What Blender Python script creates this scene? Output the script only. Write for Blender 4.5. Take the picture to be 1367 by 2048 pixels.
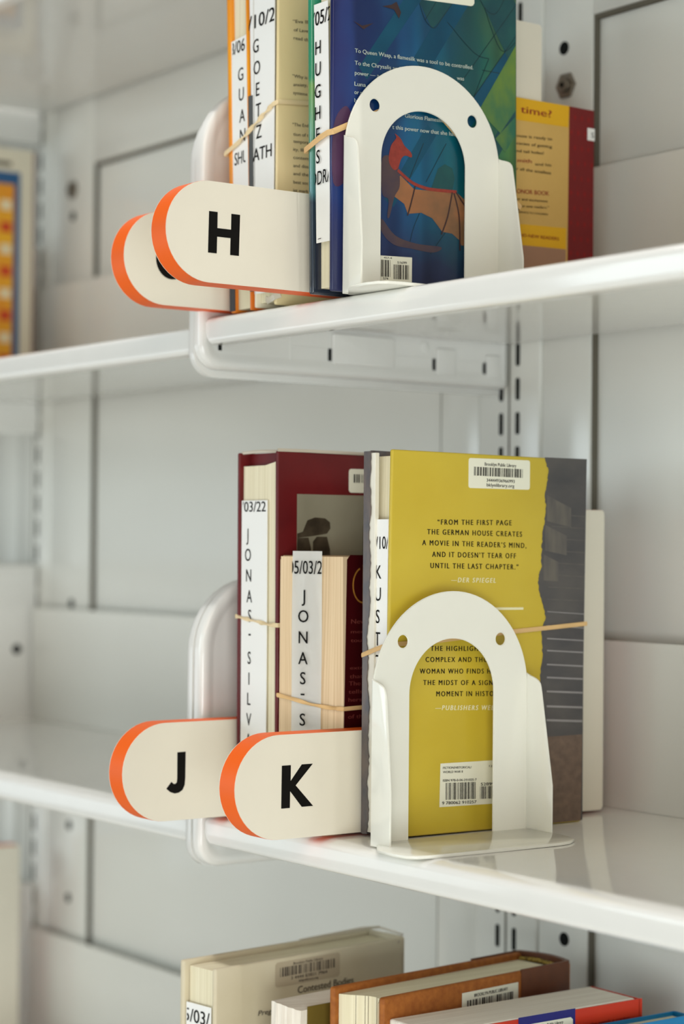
import bpy, bmesh, math, random
from mathutils import Vector, Matrix
R = random.Random(7)
for o in list(bpy.data.objects): bpy.data.objects.remove(o)
scn = bpy.context.scene
COL = scn.collection
V = Vector

# ------------------------------------------------------------------ camera
YAW, PITCH, ROLL = 0.630314, 0.0167285, 0.0084361
fw = V((-math.cos(YAW)*math.cos(PITCH), math.sin(YAW)*math.cos(PITCH), math.sin(PITCH)))
rt = V((math.sin(YAW), math.cos(YAW), 0)); up = rt.cross(fw)
r2 = rt*math.cos(ROLL)+up*math.sin(ROLL); u2 = up*math.cos(ROLL)-rt*math.sin(ROLL)
CAM = V((1.1372, -0.7217, 0.1772))
cam = bpy.data.objects.new('camera', bpy.data.cameras.new('camera')); COL.objects.link(cam)
cam.matrix_world = Matrix(((r2.x, u2.x, -fw.x, CAM.x), (r2.y, u2.y, -fw.y, CAM.y), (r2.z, u2.z, -fw.z, CAM.z), (0, 0, 0, 1)))
cd = cam.data; cd.sensor_fit = 'VERTICAL'; cd.sensor_height = 36; cd.sensor_width = 24.03
cd.lens = 4093.75/2048*36; cd.clip_start = 0.05; cd.clip_end = 60
cd.dof.use_dof = True; cd.dof.focus_distance = 1.23; cd.dof.aperture_fstop = 4.8
scn.camera = cam

# ------------------------------------------------------------------ light
scn.view_settings.view_transform = 'Standard'; scn.view_settings.look = 'None'
scn.view_settings.gamma = 1; scn.view_settings.use_curve_mapping = False
scn.view_settings.exposure = 0.0
W = bpy.data.worlds.new('room_light'); scn.world = W; W.use_nodes = True
nt = W.node_tree; nt.nodes.clear()
wo = nt.nodes.new('ShaderNodeOutputWorld'); bg = nt.nodes.new('ShaderNodeBackground')
tc = nt.nodes.new('ShaderNodeTexCoord'); sep = nt.nodes.new('ShaderNodeSeparateXYZ')
mr = nt.nodes.new('ShaderNodeMapRange'); mr.inputs[1].default_value = -0.45; mr.inputs[2].default_value = 0.55
rp = nt.nodes.new('ShaderNodeValToRGB')
rp.color_ramp.elements[0].color = (0.44, 0.39, 0.33, 1); rp.color_ramp.elements[1].color = (0.98, 0.95, 0.90, 1)
e = rp.color_ramp.elements.new(0.46); e.color = (0.62, 0.60, 0.56, 1)
nt.links.new(tc.outputs['Generated'], sep.inputs[0]); nt.links.new(sep.outputs[2], mr.inputs[0])
nt.links.new(mr.outputs[0], rp.inputs[0]); nt.links.new(rp.outputs[0], bg.inputs[0])
bg.inputs[1].default_value = 0.07; nt.links.new(bg.outputs[0], wo.inputs[0])
def area(name, loc, target, sx, sy, power, color):
    l = bpy.data.lights.new(name, 'AREA'); l.shape = 'RECTANGLE'; l.size = sx; l.size_y = sy; l.energy = power; l.color = color
    o = bpy.data.objects.new(name, l); COL.objects.link(o); o.location = loc
    o.rotation_euler = (V(target)-V(loc)).to_track_quat('-Z', 'Y').to_euler(); return o
area('left_window_light', (-1.75, -3.2, 0.62), (0, 0.15, 0.25), 1.8, 1.1, 32, (0.82, 0.95, 1.0))
area('front_fill_light', (0.2, -2.6, -0.7), (0.1, 0, 0.2), 2.4, 0.9, 17.5, (1.0, 0.985, 0.95))  # added low fill standing in for floor bounce, no real window
area('right_fill_light', (2.6, -1.5, -0.4), (0, 0, 0.1), 1.4, 1.0, 41, (0.87, 0.94, 0.94))  # added fill from low on the right, its source is invented
area('rear_window_light', (1.7, -2.7, 0.75), (0.1, 0, 0.25), 1.0, 0.9, 10, (0.80, 0.95, 1.0))
area('far_left_fill_light', (-2.9, -1.9, -0.2), (0, 0.15, 0.1), 1.4, 0.9, 6.5, (0.84, 0.95, 1.0))  # weak added fill from the far left, without a known source
area('aisle_light', (2.3, -1.6, 1.5), (0, 0, 0.2), 1.4, 1.2, 22, (1.0, 0.84, 0.70))
area('ceiling_strip_light', (0.1, -0.07, 2.0), (0.1, -0.02, 0.3), 2.6, 0.03, 30, (1.0, 0.99, 0.97))

# ------------------------------------------------------------------ materials
def lin(c):
    f = lambda v: v/12.92 if v <= 0.04045 else ((v+0.055)/1.055)**2.4
    return (f(c[0]/255), f(c[1]/255), f(c[2]/255), 1)
def L(m, a, b): m.node_tree.links.new(a, b)
def mat(name, rgb, rough=0.5, spec=0.5, noise=0.0, nscale=(40, 40, 40), coat=0.0, rgb2=None, metal=0.0, bump=0.0):
    m = bpy.data.materials.new(name); m.use_nodes = True
    b = m.node_tree.nodes['Principled BSDF']
    b.inputs['Roughness'].default_value = rough; b.inputs['Specular IOR Level'].default_value = spec*(0.55 if coat else 1)
    b.inputs['Metallic'].default_value = metal; b.inputs['Coat Weight'].default_value = coat*0.4
    b.inputs['Coat Roughness'].default_value = 0.08
    c = lin(rgb)
    N = m.node_tree.nodes
    t = N.new('ShaderNodeTexCoord'); mp = N.new('ShaderNodeMapping'); mp.inputs['Scale'].default_value = nscale
    n = N.new('ShaderNodeTexNoise'); n.inputs['Scale'].default_value = 1.0; n.inputs['Detail'].default_value = 4
    L(m, t.outputs['Object'], mp.inputs[0]); L(m, mp.outputs[0], n.inputs['Vector'])
    r = N.new('ShaderNodeValToRGB')
    c2 = lin(rgb2) if rgb2 else tuple(v*(1-noise) for v in c[:3])+(1,)
    r.color_ramp.elements[0].position = 0.32; r.color_ramp.elements[1].position = 0.68
    r.color_ramp.elements[0].color = c2; r.color_ramp.elements[1].color = c
    L(m, n.outputs[0], r.inputs[0]); L(m, r.outputs[0], b.inputs['Base Color'])
    if bump:
        bp = N.new('ShaderNodeBump'); bp.inputs['Strength'].default_value = bump; bp.inputs['Distance'].default_value = 0.0004
        L(m, n.outputs[0], bp.inputs['Height']); L(m, bp.outputs[0], b.inputs['Normal'])
    return m
M = {}
M['paint'] = mat('white_powder_coat', (232, 231, 226), 0.09, 0.5, 0.015, (60, 60, 60))
M['paint_back'] = mat('white_panel_paint', (223, 222, 214), 0.2, 0.5, 0.02, (8, 8, 8))
M['bookend'] = mat('ivory_enamel', (236, 235, 224), 0.14, 0.5, 0.01, (50, 50, 50))
M['cream'] = mat('cream_laminate', (229, 222, 205), 0.42, 0.4, 0.03, (30, 30, 30))
M['orange'] = mat('orange_lacquer', (244, 102, 22), 0.5, 0.4, 0.02, (30, 30, 30))
M['black'] = mat('black_print', (14, 12, 10), 0.6, 0.12, 0.05)
M['ink'] = mat('dark_ink', (30, 27, 24), 0.6, 0.12, 0.05)
M['inkgrey'] = mat('grey_ink', (92, 84, 74), 0.6, 0.2, 0.05)
M['white_ink'] = mat('pale_ink', (236, 230, 190), 0.5, 0.3, 0.02)
M['blue_ink'] = mat('pale_blue_ink', (188, 200, 190), 0.4, 0.3, 0.02)
M['hole'] = mat('dark_hole', (22, 24, 22), 0.8, 0.1, 0.05)
M['shade_gap'] = mat('seam_and_recess_shade', (105, 100, 88), 0.7, 0.1, 0.05)  # painted shade for the panel recess edges; also colours the post seam
M['steel'] = mat('bolt_steel', (150, 142, 130), 0.35, 0.5, 0.2, (300, 300, 300), metal=0.85)
M['slip'] = mat('white_slip_paper', (243, 243, 239), 0.55, 0.3, 0.01, (30, 30, 60))
M['sticker'] = mat('cream_sticker', (236, 234, 214), 0.35, 0.4, 0.01)
M['sticker_dim'] = mat('frosted_sticker', (190, 176, 150), 0.35, 0.4, 0.03)
M['pages'] = mat('cream_page_edges', (238, 230, 202), 0.8, 0.1, 0, (900, 2, 6), rgb2=(222, 212, 180), bump=0.25)
M['pages_tan'] = mat('tan_page_edges', (228, 205, 170), 0.85, 0.1, 0, (1100, 2, 7), rgb2=(208, 182, 146), bump=0.35)
M['pages_white'] = mat('white_page_edges', (244, 238, 226), 0.85, 0.1, 0, (1000, 6, 14), rgb2=(222, 212, 198), bump=0.5)
M['yellow'] = mat('mustard_jacket', (206, 182, 62), 0.3, 0.5, 0, (14, 14, 20), coat=0.25, rgb2=(198, 172, 52))
M['grey_jacket'] = mat('charcoal_stair_photo', (88, 84, 82), 0.3, 0.5, 0, (30, 30, 60), coat=0.25, rgb2=(72, 70, 72))
M['brown_jacket'] = mat('brown_floor_photo', (118, 98, 84), 0.3, 0.5, 0, (160, 160, 200), coat=0.2, rgb2=(98, 82, 72))
M['slate'] = mat('shingle_print', (104, 98, 90), 0.35, 0.4, 0, (160, 160, 40), rgb2=(84, 80, 78))
M['stair_line'] = mat('stair_edge_print', (146, 142, 142), 0.35, 0.4, 0.15, (60, 60, 60))
M['torn_white'] = mat('torn_paper_white', (234, 230, 216), 0.6, 0.3, 0.04, (60, 60, 60))
M['board_white'] = mat('cream_endpaper', (238, 228, 202), 0.6, 0.3, 0.03)
M['jacket_dark'] = mat('grey_wrap_print', (82, 80, 84), 0.25, 0.5, 0, (120, 120, 60), coat=0.3, rgb2=(110, 98, 92))
M['maroon'] = mat('maroon_cover', (104, 22, 24), 0.35, 0.5, 0, (25, 25, 25), coat=0.2, rgb2=(84, 14, 18))
M['maroon_dark'] = mat('dark_red_cover', (58, 5, 9), 0.4, 0.3, 0, (25, 25, 25), coat=0.1, rgb2=(54, 5, 8))
M['maroon_ink'] = mat('dull_red_print', (112, 52, 46), 0.4, 0.3, 0.1)
M['gold'] = mat('gold_print', (160, 108, 40), 0.4, 0.4, 0.25, (500, 500, 500))
M['photo_grey'] = mat('grey_photo_print', (150, 144, 124), 0.35, 0.4, 0, (15, 15, 10), rgb2=(126, 120, 100))
M['stone'] = mat('dark_stone_print', (70, 60, 46), 0.4, 0.3, 0, (120, 120, 120), rgb2=(44, 36, 26))
M['film'] = mat('clear_film_edge', (200, 190, 172), 0.2, 0.6, 0.05)
M['navy'] = mat('navy_board', (40, 52, 84), 0.18, 0.6, 0, (10, 10, 14), coat=0.5, rgb2=(30, 50, 110))
M['navy_dark'] = mat('dark_navy_board', (42, 46, 58), 0.18, 0.6, 0.1, coat=0.4)
M['book_orange'] = mat('orange_book_cover', (222, 112, 36), 0.3, 0.5, 0, (8, 8, 8), coat=0.3, rgb2=(238, 160, 44))
M['goetz'] = mat('cream_jacket', (232, 214, 166), 0.3, 0.5, 0, (12, 12, 9), coat=0.3, rgb2=(220, 200, 150))
M['slate_flap'] = mat('slate_grey_card', (82, 84, 84), 0.4, 0.4, 0.08)
M['tan'] = mat('tan_cover', (214, 176, 104), 0.5, 0.25, 0, (20, 20, 20), rgb2=(204, 166, 94))
M['sun_yellow'] = mat('golden_yellow_band', (228, 174, 18), 0.4, 0.4, 0.05, (20, 20, 20))
M['mauve'] = mat('mauve_band', (166, 126, 100), 0.45, 0.4, 0.05)
M['deep_red'] = mat('deep_red_band', (118, 14, 18), 0.4, 0.4, 0.1, (40, 40, 40))
M['red_ink'] = mat('red_ink', (140, 26, 26), 0.5, 0.3, 0.05)
M['rubber'] = mat('tan_rubber', (222, 184, 128), 0.55, 0.3, 0.08, (80, 80, 80))
M['rubber_pale'] = mat('pale_rubber', (232, 210, 166), 0.5, 0.3, 0.06, (80, 80, 80))
M['ivory_cloth'] = mat('ivory_cloth_cover', (214, 204, 178), 0.4, 0.4, 0, (14, 14, 14), coat=0.15, rgb2=(204, 192, 162))
M['olive'] = mat('olive_cover', (120, 102, 44), 0.4, 0.4, 0.15, (30, 30, 30))
M['brown_cloth'] = mat('ochre_cloth_cover', (168, 100, 40), 0.6, 0.3, 0, (240, 240, 240), rgb2=(146, 82, 30), bump=0.3)
M['brown_spine'] = mat('chestnut_leather', (104, 58, 32), 0.45, 0.4, 0.2, (90, 90, 90))
M['stitch'] = mat('headband_thread', (196, 164, 74), 0.7, 0.2, 0, (700, 700, 700), rgb2=(70, 52, 34))
M['red'] = mat('red_cover', (196, 44, 26), 0.35, 0.4, 0, (14, 14, 14), coat=0.2, rgb2=(210, 60, 30))
M['blue'] = mat('royal_blue_cover', (34, 34, 118), 0.35, 0.4, 0.1, coat=0.2)
M['cyan_cover'] = mat('cyan_blue_cover', (20, 130, 186), 0.35, 0.4, 0.1)
M['ply_frame'] = mat('blue_border_print', (44, 92, 138), 0.4, 0.4, 0.1, (30, 30, 30))
M['kid_cover'] = mat('ivory_book_cover', (222, 214, 192), 0.4, 0.4, 0.03)
M['check_y'] = mat('amber_print', (232, 172, 36), 0.4, 0.4, 0, (30, 30, 30), rgb2=(226, 146, 36))
M['check_r'] = mat('red_square_print', (206, 70, 32), 0.4, 0.4, 0.1)
M['check_w'] = mat('white_square_print', (236, 220, 180), 0.4, 0.4, 0.1)
M['brick'] = mat('red_brown_spine', (128, 58, 44), 0.4, 0.4, 0.1)
M['wing'] = mat('russet_fan_print', (176, 112, 70), 0.3, 0.4, 0, (26, 26, 34), coat=0.2, rgb2=(104, 84, 62))
M['wing_spar'] = mat('red_stroke_print', (150, 58, 48), 0.3, 0.4, 0.2, (300, 300, 300), coat=0.2)
M['wing_rib'] = mat('dark_stroke_print', (62, 44, 44), 0.3, 0.4, 0.1, coat=0.2)
M['umber'] = mat('umber_print', (84, 66, 66), 0.3, 0.4, 0, (60, 60, 60), coat=0.2, rgb2=(66, 56, 72))
M['crystal'] = mat('green_prism_print', (34, 84, 82), 0.3, 0.4, 0, (40, 40, 40), coat=0.2, rgb2=(26, 64, 74))
M['prism_deep'] = mat('teal_prism_print', (14, 78, 104), 0.3, 0.4, 0, (30, 30, 30), coat=0.2, rgb2=(10, 62, 88))
M['crystal_line'] = mat('dark_contour_print', (26, 48, 56), 0.3, 0.4, 0.1, coat=0.2)
M['crystal_lit'] = mat('yellow_green_print', (108, 134, 52), 0.3, 0.4, 0, (50, 50, 30), coat=0.2, rgb2=(44, 100, 78))
M['plum'] = mat('plum_print', (84, 56, 84), 0.3, 0.4, 0.2, (60, 60, 60), coat=0.2)
M['carpet'] = mat('pale_vinyl_floor', (214, 208, 196), 0.7, 0.1, 0.2, (200, 200, 200))
M['wallp'] = mat('wall_paint', (205, 203, 198), 0.8, 0.2, 0.03)

def gradient_art(name):
    """blue to teal to green printed artwork with slanted bands"""
    m = bpy.data.materials.new(name); m.use_nodes = True; N = m.node_tree.nodes; b = N['Principled BSDF']
    b.inputs['Roughness'].default_value = 0.28; b.inputs['Coat Weight'].default_value = 0.1; b.inputs['Specular IOR Level'].default_value = 0.3; b.inputs['Coat Roughness'].default_value = 0.08
    t = N.new('ShaderNodeTexCoord'); s = N.new('ShaderNodeSeparateXYZ'); L(m, t.outputs['Object'], s.inputs[0])
    def mth(op, a, bb):
        n = N.new('ShaderNodeMath'); n.operation = op
        for i, q in enumerate((a, bb)):
            if isinstance(q, (int, float)): n.inputs[i].default_value = q
            else: L(m, q, n.inputs[i])
        return n.outputs[0]
    no = N.new('ShaderNodeTexNoise'); no.inputs['Scale'].default_value = 26; no.inputs['Detail'].default_value = 2
    L(m, t.outputs['Object'], no.inputs['Vector'])
    u = mth('MULTIPLY', mth('ADD', s.outputs[1], 0.07), 6.9)
    u = mth('ADD', u, mth('MULTIPLY', mth('SUBTRACT', no.outputs[0], 0.5), 0.35))
    r = N.new('ShaderNodeValToRGB'); cr = r.color_ramp
    cr.elements[0].position = 0.0; cr.elements[0].color = lin((36, 44, 98))
    cr.elements[1].position = 1.0; cr.elements[1].color = lin((70, 116, 62))
    for p, c in ((0.2, (24, 56, 112)), (0.42, (8, 82, 124)), (0.62, (10, 92, 106)), (0.82, (26, 96, 82))):
        el = cr.elements.new(p); el.color = lin(c)
    L(m, u, r.inputs[0])
    # deep violet printed along the lower and upper left parts of the artwork
    r2_ = N.new('ShaderNodeValToRGB'); c2 = r2_.color_ramp
    c2.elements[0].position = 0.0; c2.elements[0].color = (1, 1, 1, 1); c2.elements[1].position = 1.0; c2.elements[1].color = (0.35, 0.35, 0.35, 1)
    for p, v in ((0.12, 0.9), (0.3, 0.05), (0.62, 0.0), (0.8, 0.12)):
        el = c2.elements.new(p); el.color = (v, v, v, 1)
    zz = mth('ADD', mth('MULTIPLY', s.outputs[2], 4.8), mth('MULTIPLY', mth('SUBTRACT', no.outputs[0], 0.5), 0.15))
    L(m, zz, r2_.inputs[0])
    mx = N.new('ShaderNodeMix'); mx.data_type = 'RGBA'
    L(m, r2_.outputs[0], mx.inputs['Factor']); L(m, r.outputs[0], mx.inputs['A']); mx.inputs['B'].default_value = lin((38, 42, 78))
    # slanted bands
    mp = N.new('ShaderNodeMapping'); mp.inputs['Rotation'].default_value = (math.radians(34), 0, 0); mp.inputs['Scale'].default_value = (1, 46, 5)
    L(m, t.outputs['Object'], mp.inputs[0])
    n2 = N.new('ShaderNodeTexNoise'); n2.inputs['Scale'].default_value = 1.0; n2.inputs['Detail'].default_value = 1; L(m, mp.outputs[0], n2.inputs['Vector'])
    r3 = N.new('ShaderNodeValToRGB'); r3.color_ramp.elements[0].position = 0.4; r3.color_ramp.elements[0].color = (0.5, 0.52, 0.6, 1)
    r3.color_ramp.elements[1].position = 0.56; r3.color_ramp.elements[1].color = (1.15, 1.15, 1.1, 1)
    L(m, n2.outputs[0], r3.inputs[0])
    m2 = N.new('ShaderNodeMix'); m2.data_type = 'RGBA'; m2.blend_type = 'MULTIPLY'; m2.inputs['Factor'].default_value = 0.8
    L(m, mx.outputs['Result'], m2.inputs['A']); L(m, r3.outputs[0], m2.inputs['B']); L(m, m2.outputs['Result'], b.inputs['Base Color'])
    return m
M['art'] = gradient_art('blue_green_jacket_art')

def edge_art(name):
    m = bpy.data.materials.new(name); m.use_nodes = True; N = m.node_tree.nodes; b = N['Principled BSDF']
    b.inputs['Roughness'].default_value = 0.18; b.inputs['Coat Weight'].default_value = 0.4
    t = N.new('ShaderNodeTexCoord'); s = N.new('ShaderNodeSeparateXYZ'); L(m, t.outputs['Object'], s.inputs[0])
    k = N.new('ShaderNodeMath'); k.operation = 'MULTIPLY'; k.inputs[1].default_value = 4.9; L(m, s.outputs[2], k.inputs[0])
    r = N.new('ShaderNodeValToRGB'); c = r.color_ramp; c.elements[0].color = lin((40, 46, 58)); c.elements[1].color = lin((40, 140, 110))
    for p, col in ((0.28, (46, 60, 72)), (0.31, (74, 124, 128)), (0.5, (96, 150, 120)), (0.63, (112, 156, 92)), (0.65, (60, 140, 104))):
        el = c.elements.new(p); el.color = lin(col)
    L(m, k.outputs[0], r.inputs[0]); L(m, r.outputs[0], b.inputs['Base Color'])
    return m
M['edge_art'] = edge_art('green_to_navy_jacket_edge')

# ------------------------------------------------------------------ builders
def thing(name, label, cat, loc=(0, 0, 0), group=None, kind=None):
    o = bpy.data.objects.new(name, None); COL.objects.link(o); o.location = loc; o.empty_display_size = 0.02
    o['label'] = label; o['category'] = cat
    if group: o['group'] = group
    if kind: o['kind'] = kind
    return o
def wloc(o):
    p = V((0, 0, 0))
    while o is not None: p += V(o.location); o = o.parent
    return p
def finish(name, bm, m, parent=None, smooth=False, label=None, loc=None):
    """one mesh object; geometry is given in room coordinates"""
    base = wloc(parent) if parent else (V(loc) if loc else V((0, 0, 0)))
    bmesh.ops.translate(bm, verts=bm.verts, vec=-base)
    bmesh.ops.recalc_face_normals(bm, faces=bm.faces)
    me = bpy.data.meshes.new(name); bm.to_mesh(me); bm.free()
    ml = m if isinstance(m, (list, tuple)) else [m]
    for q in ml: me.materials.append(M[q])
    if smooth:
        for p in me.polygons: p.use_smooth = True
        me.set_sharp_from_angle(angle=math.radians(38))
    o = bpy.data.objects.new(name, me); COL.objects.link(o)
    if parent: o.parent = parent
    elif loc: o.location = loc
    if label: o['label'] = label
    return o
def single(name, bm, m, label, cat, loc, group=None, smooth=False):
    o = finish(name, bm, m, None, smooth, label, loc); o['category'] = cat
    if group: o['group'] = group
    return o
def struct(name, bm, m):
    o = finish(name, bm, m); o['kind'] = 'structure'; return o
def hexa(bm, p, bevel=0.0, seg=2, mi=0):
    """solid from eight corners: bottom ring of four, then top ring of four"""
    vs = [bm.verts.new(q) for q in p]
    fs = [bm.faces.new([vs[i] for i in f]) for f in ((3, 2, 1, 0), (4, 5, 6, 7), (0, 1, 5, 4), (1, 2, 6, 5), (2, 3, 7, 6), (3, 0, 4, 7))]
    for f in fs: f.material_index = mi
    if bevel:
        es = list({e for f in fs for e in f.edges})
        bmesh.ops.bevel(bm, geom=es, offset=bevel, segments=seg, affect='EDGES', profile=0.5, clamp_overlap=True)
def box(bm, x0, x1, y0, y1, z0, z1, bevel=0.0, seg=2, mi=0):
    hexa(bm, [(x0, y0, z0), (x1, y0, z0), (x1, y1, z0), (x0, y1, z0), (x0, y0, z1), (x1, y0, z1), (x1, y1, z1), (x0, y1, z1)], bevel, seg, mi)
def rrect(y0, y1, z0, z1, rad, n=6):
    """rounded rectangle outline; rad = radius per corner (y0z0, y1z0, y1z1, y0z1)"""
    if isinstance(rad, (int, float)): rad = [rad]*4
    out = []
    for (cy, cz, a0, r) in ((y0, z0, 180, rad[0]), (y1, z0, 270, rad[1]), (y1, z1, 0, rad[2]), (y0, z1, 90, rad[3])):
        sx = 1 if cy == y0 else -1; sz = 1 if cz == z0 else -1
        if r <= 1e-6: out.append((cy, cz)); continue
        for i in range(n+1):
            a = math.radians(a0+90*i/n); out.append((cy+sx*r+r*math.cos(a), cz+sz*r+r*math.sin(a)))
    return out
def prism(bm, poly, axis, a, b, bevel=0.0, seg=2, mi=0):
    """extrude a 2D outline along an axis; poly is (y,z) for x, (x,z) for y, (x,y) for z"""
    f3 = {'x': lambda p, t: (t, p[0], p[1]), 'y': lambda p, t: (p[0], t, p[1]), 'z': lambda p, t: (p[0], p[1], t)}[axis]
    A = [bm.verts.new(f3(p, a)) for p in poly]; B = [bm.verts.new(f3(p, b)) for p in poly]
    n = len(poly); fs = [bm.faces.new(A[::-1]), bm.faces.new(B)]
    rim = [e for f in fs for e in f.edges]
    for i in range(n): fs.append(bm.faces.new([A[i], A[(i+1) % n], B[(i+1) % n], B[i]]))
    for f in fs: f.material_index = mi
    if bevel: bmesh.ops.bevel(bm, geom=rim, offset=bevel, segments=seg, affect='EDGES', profile=0.5, clamp_overlap=True)
def flat(bm, pts, mi=0):
    f = bm.faces.new([bm.verts.new(p) for p in pts]); f.material_index = mi
def cyl(bm, c, axis, r, h, n=20, mi=0, bevel=0):
    poly = [(r*math.cos(2*math.pi*i/n), r*math.sin(2*math.pi*i/n)) for i in range(n)]
    i = 'xyz'.index(axis); o = [c[k] for k in range(3) if k != i]
    prism(bm, [(p[0]+o[0], p[1]+o[1]) for p in poly], axis, c[i], c[i]+h, bevel, 2, mi)
_tc = {}
def text_polys(s, sp=1.0, bold=0.011):
    """triangles of the default font's lettering, cap height scaled to 1, starting at x=0"""
    key = (s, sp, bold)
    if key in _tc: return _tc[key]
    cu = bpy.data.curves.new('t', 'FONT'); cu.body = s; cu.size = 1.0; cu.resolution_u = 3; cu.space_character = sp
    ob = bpy.data.objects.new('t', cu); COL.objects.link(ob)
    dg = bpy.context.evaluated_depsgraph_get(); dg.update()
    me = bpy.data.meshes.new_from_object(ob.evaluated_get(dg))
    vs = [(v.co.x, v.co.y) for v in me.vertices]; fs = [tuple(p.vertices) for p in me.polygons]
    bpy.data.objects.remove(ob); bpy.data.curves.remove(cu); bpy.data.meshes.remove(me)
    m = len(vs); vs = [(v[0]-bold, v[1]) for v in vs]+[(v[0]+bold, v[1]) for v in vs]; fs = fs+[tuple(i+m for i in f) for f in fs]   # heavier strokes
    x0 = min(v[0] for v in vs); x1 = max(v[0] for v in vs)
    vs = [((v[0]-x0)/(x1-x0), v[1]/0.729) for v in vs]
    _tc[key] = (vs, fs, (x1-x0)/0.729); return _tc[key]
def text(bm, s, o, du, dv, width, cap, clip=None, mi=0, shear=0.0, sp=1.0, bold=0.011):
    """letter a line from point o along du, letters standing along dv, fitted to a width and cap height"""
    vs, fs, asp = text_polys(s, sp, bold); du = V(du).normalized(); dv = V(dv).normalized(); o = V(o)
    if width is None: width = asp*cap
    t = bmesh.new(); q = [t.verts.new((v[0]*width+shear*v[1]*cap, v[1]*cap, 0 if i < len(vs)//2 else 4e-5)) for i, v in enumerate(vs)]; dn = du.cross(dv).normalized()
    for f in fs:
        try: t.faces.new([q[i] for i in f])
        except ValueError: pass
    if clip:
        for co, no in (((clip[0], 0, 0), (-1, 0, 0)), ((clip[1], 0, 0), (1, 0, 0))):
            bmesh.ops.bisect_plane(t, geom=t.verts[:]+t.edges[:]+t.faces[:], plane_co=co, plane_no=no, clear_outer=True)
    t.verts.index_update(); mp = {v.index: bm.verts.new(o+du*v.co.x+dv*v.co.y+dn*v.co.z) for v in t.verts}
    for f in t.faces:
        g = bm.faces.new([mp[v.index] for v in f.verts]); g.material_index = mi
    t.free()
def cover_lines(rows, x, z0=0.0, shear=0.0, sp=1.0, bold=0.011):
    """lines printed on a cover that faces +x: (text, y0, y1, z at start, z at end, cap height)"""
    bm = bmesh.new()
    for s, y0, y1, za, zb, cap in rows:
        text(bm, s, (x, y0, za+z0), (0, y1-y0, zb-za), (0, 0, 1), math.hypot(y1-y0, zb-za), cap, shear=shear, sp=sp, bold=bold)
    return bm
def bars(bm, a, b, c, d, n, seed, gap=0.45):
    """barcode bars between corners a (top left), b (top right), c (bottom right), d (bottom left)"""
    rr = random.Random(seed); a, b, c, d = map(V, (a, b, c, d)); t = 0
    ws = [rr.choice((1, 1, 2, 3)) for _ in range(2*n)]; tot = sum(ws); k = 0
    for i, w in enumerate(ws):
        if i % 2 == 0:
            s, e_ = k/tot, (k+w)/tot
            flat(bm, [a.lerp(b, s), a.lerp(b, e_), d.lerp(c, e_), d.lerp(c, s)])
        k += w
def sweep(bm, path, wz, th, closed=True, twist=None):
    """flat elastic strip swept along a path; wz = half width (mostly vertical), th = half thickness"""
    n = len(path); P = [V(p) for p in path]; rings = []
    for i in range(n):
        a = P[i-1] if (closed or i > 0) else P[i]; b = P[(i+1) % n] if (closed or i < n-1) else P[i]
        t = (b-a).normalized(); z = V((0, 0, 1)); s = t.cross(z).normalized(); z = s.cross(t)
        if twist:
            c_, s_ = math.cos(twist[i]), math.sin(twist[i]); s, z = s*c_+z*s_, z*c_-s*s_
        rings.append([bm.verts.new(P[i]+s*th*math.cos(q)*1.1+z*wz*math.sin(q)) for q in [math.radians(22.5+45*k) for k in range(8)]])
    for i in range(n if closed else n-1):
        A, B = rings[i], rings[(i+1) % n]
        for k in range(8): bm.faces.new([A[k], A[(k+1) % 8], B[(k+1) % 8], B[k]])
    if not closed:
        bm.faces.new(rings[0][::-1]); bm.faces.new(rings[-1])
def subdiv(path, n=10, closed=True):
    out = []; m = len(path)
    for i in range(m if closed else m-1):
        a, b = V(path[i]), V(path[(i+1) % m])
        for k in range(n): out.append(a.lerp(b, k/n))
    if not closed: out.append(V(path[-1]))
    return out
def slab(bm, c, x0, x1, dxt=0.0, bevel=0.0006, seg=2, mi=0):
    """board lying in a y-z plane; c = (front bottom, back bottom, back top, front top) as (y,z); dxt leans the top"""
    fb, bb, bt, ft = c
    hexa(bm, [(x0, *fb), (x1, *fb), (x1, *bb), (x0, *bb), (x0+dxt, *ft), (x1+dxt, *ft), (x1+dxt, *bt), (x0+dxt, *bt)], bevel, seg, mi)

# ------------------------------------------------------------------ setting
bm = bmesh.new(); box(bm, -3, 3, 0.42, 0.5, -1.3, 1.6); struct('wall_back', bm, 'wallp')
bm = bmesh.new(); box(bm, -3, 4, -3.5, 0.42, -1.36, -1.3); struct('floor', bm, 'carpet')

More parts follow.
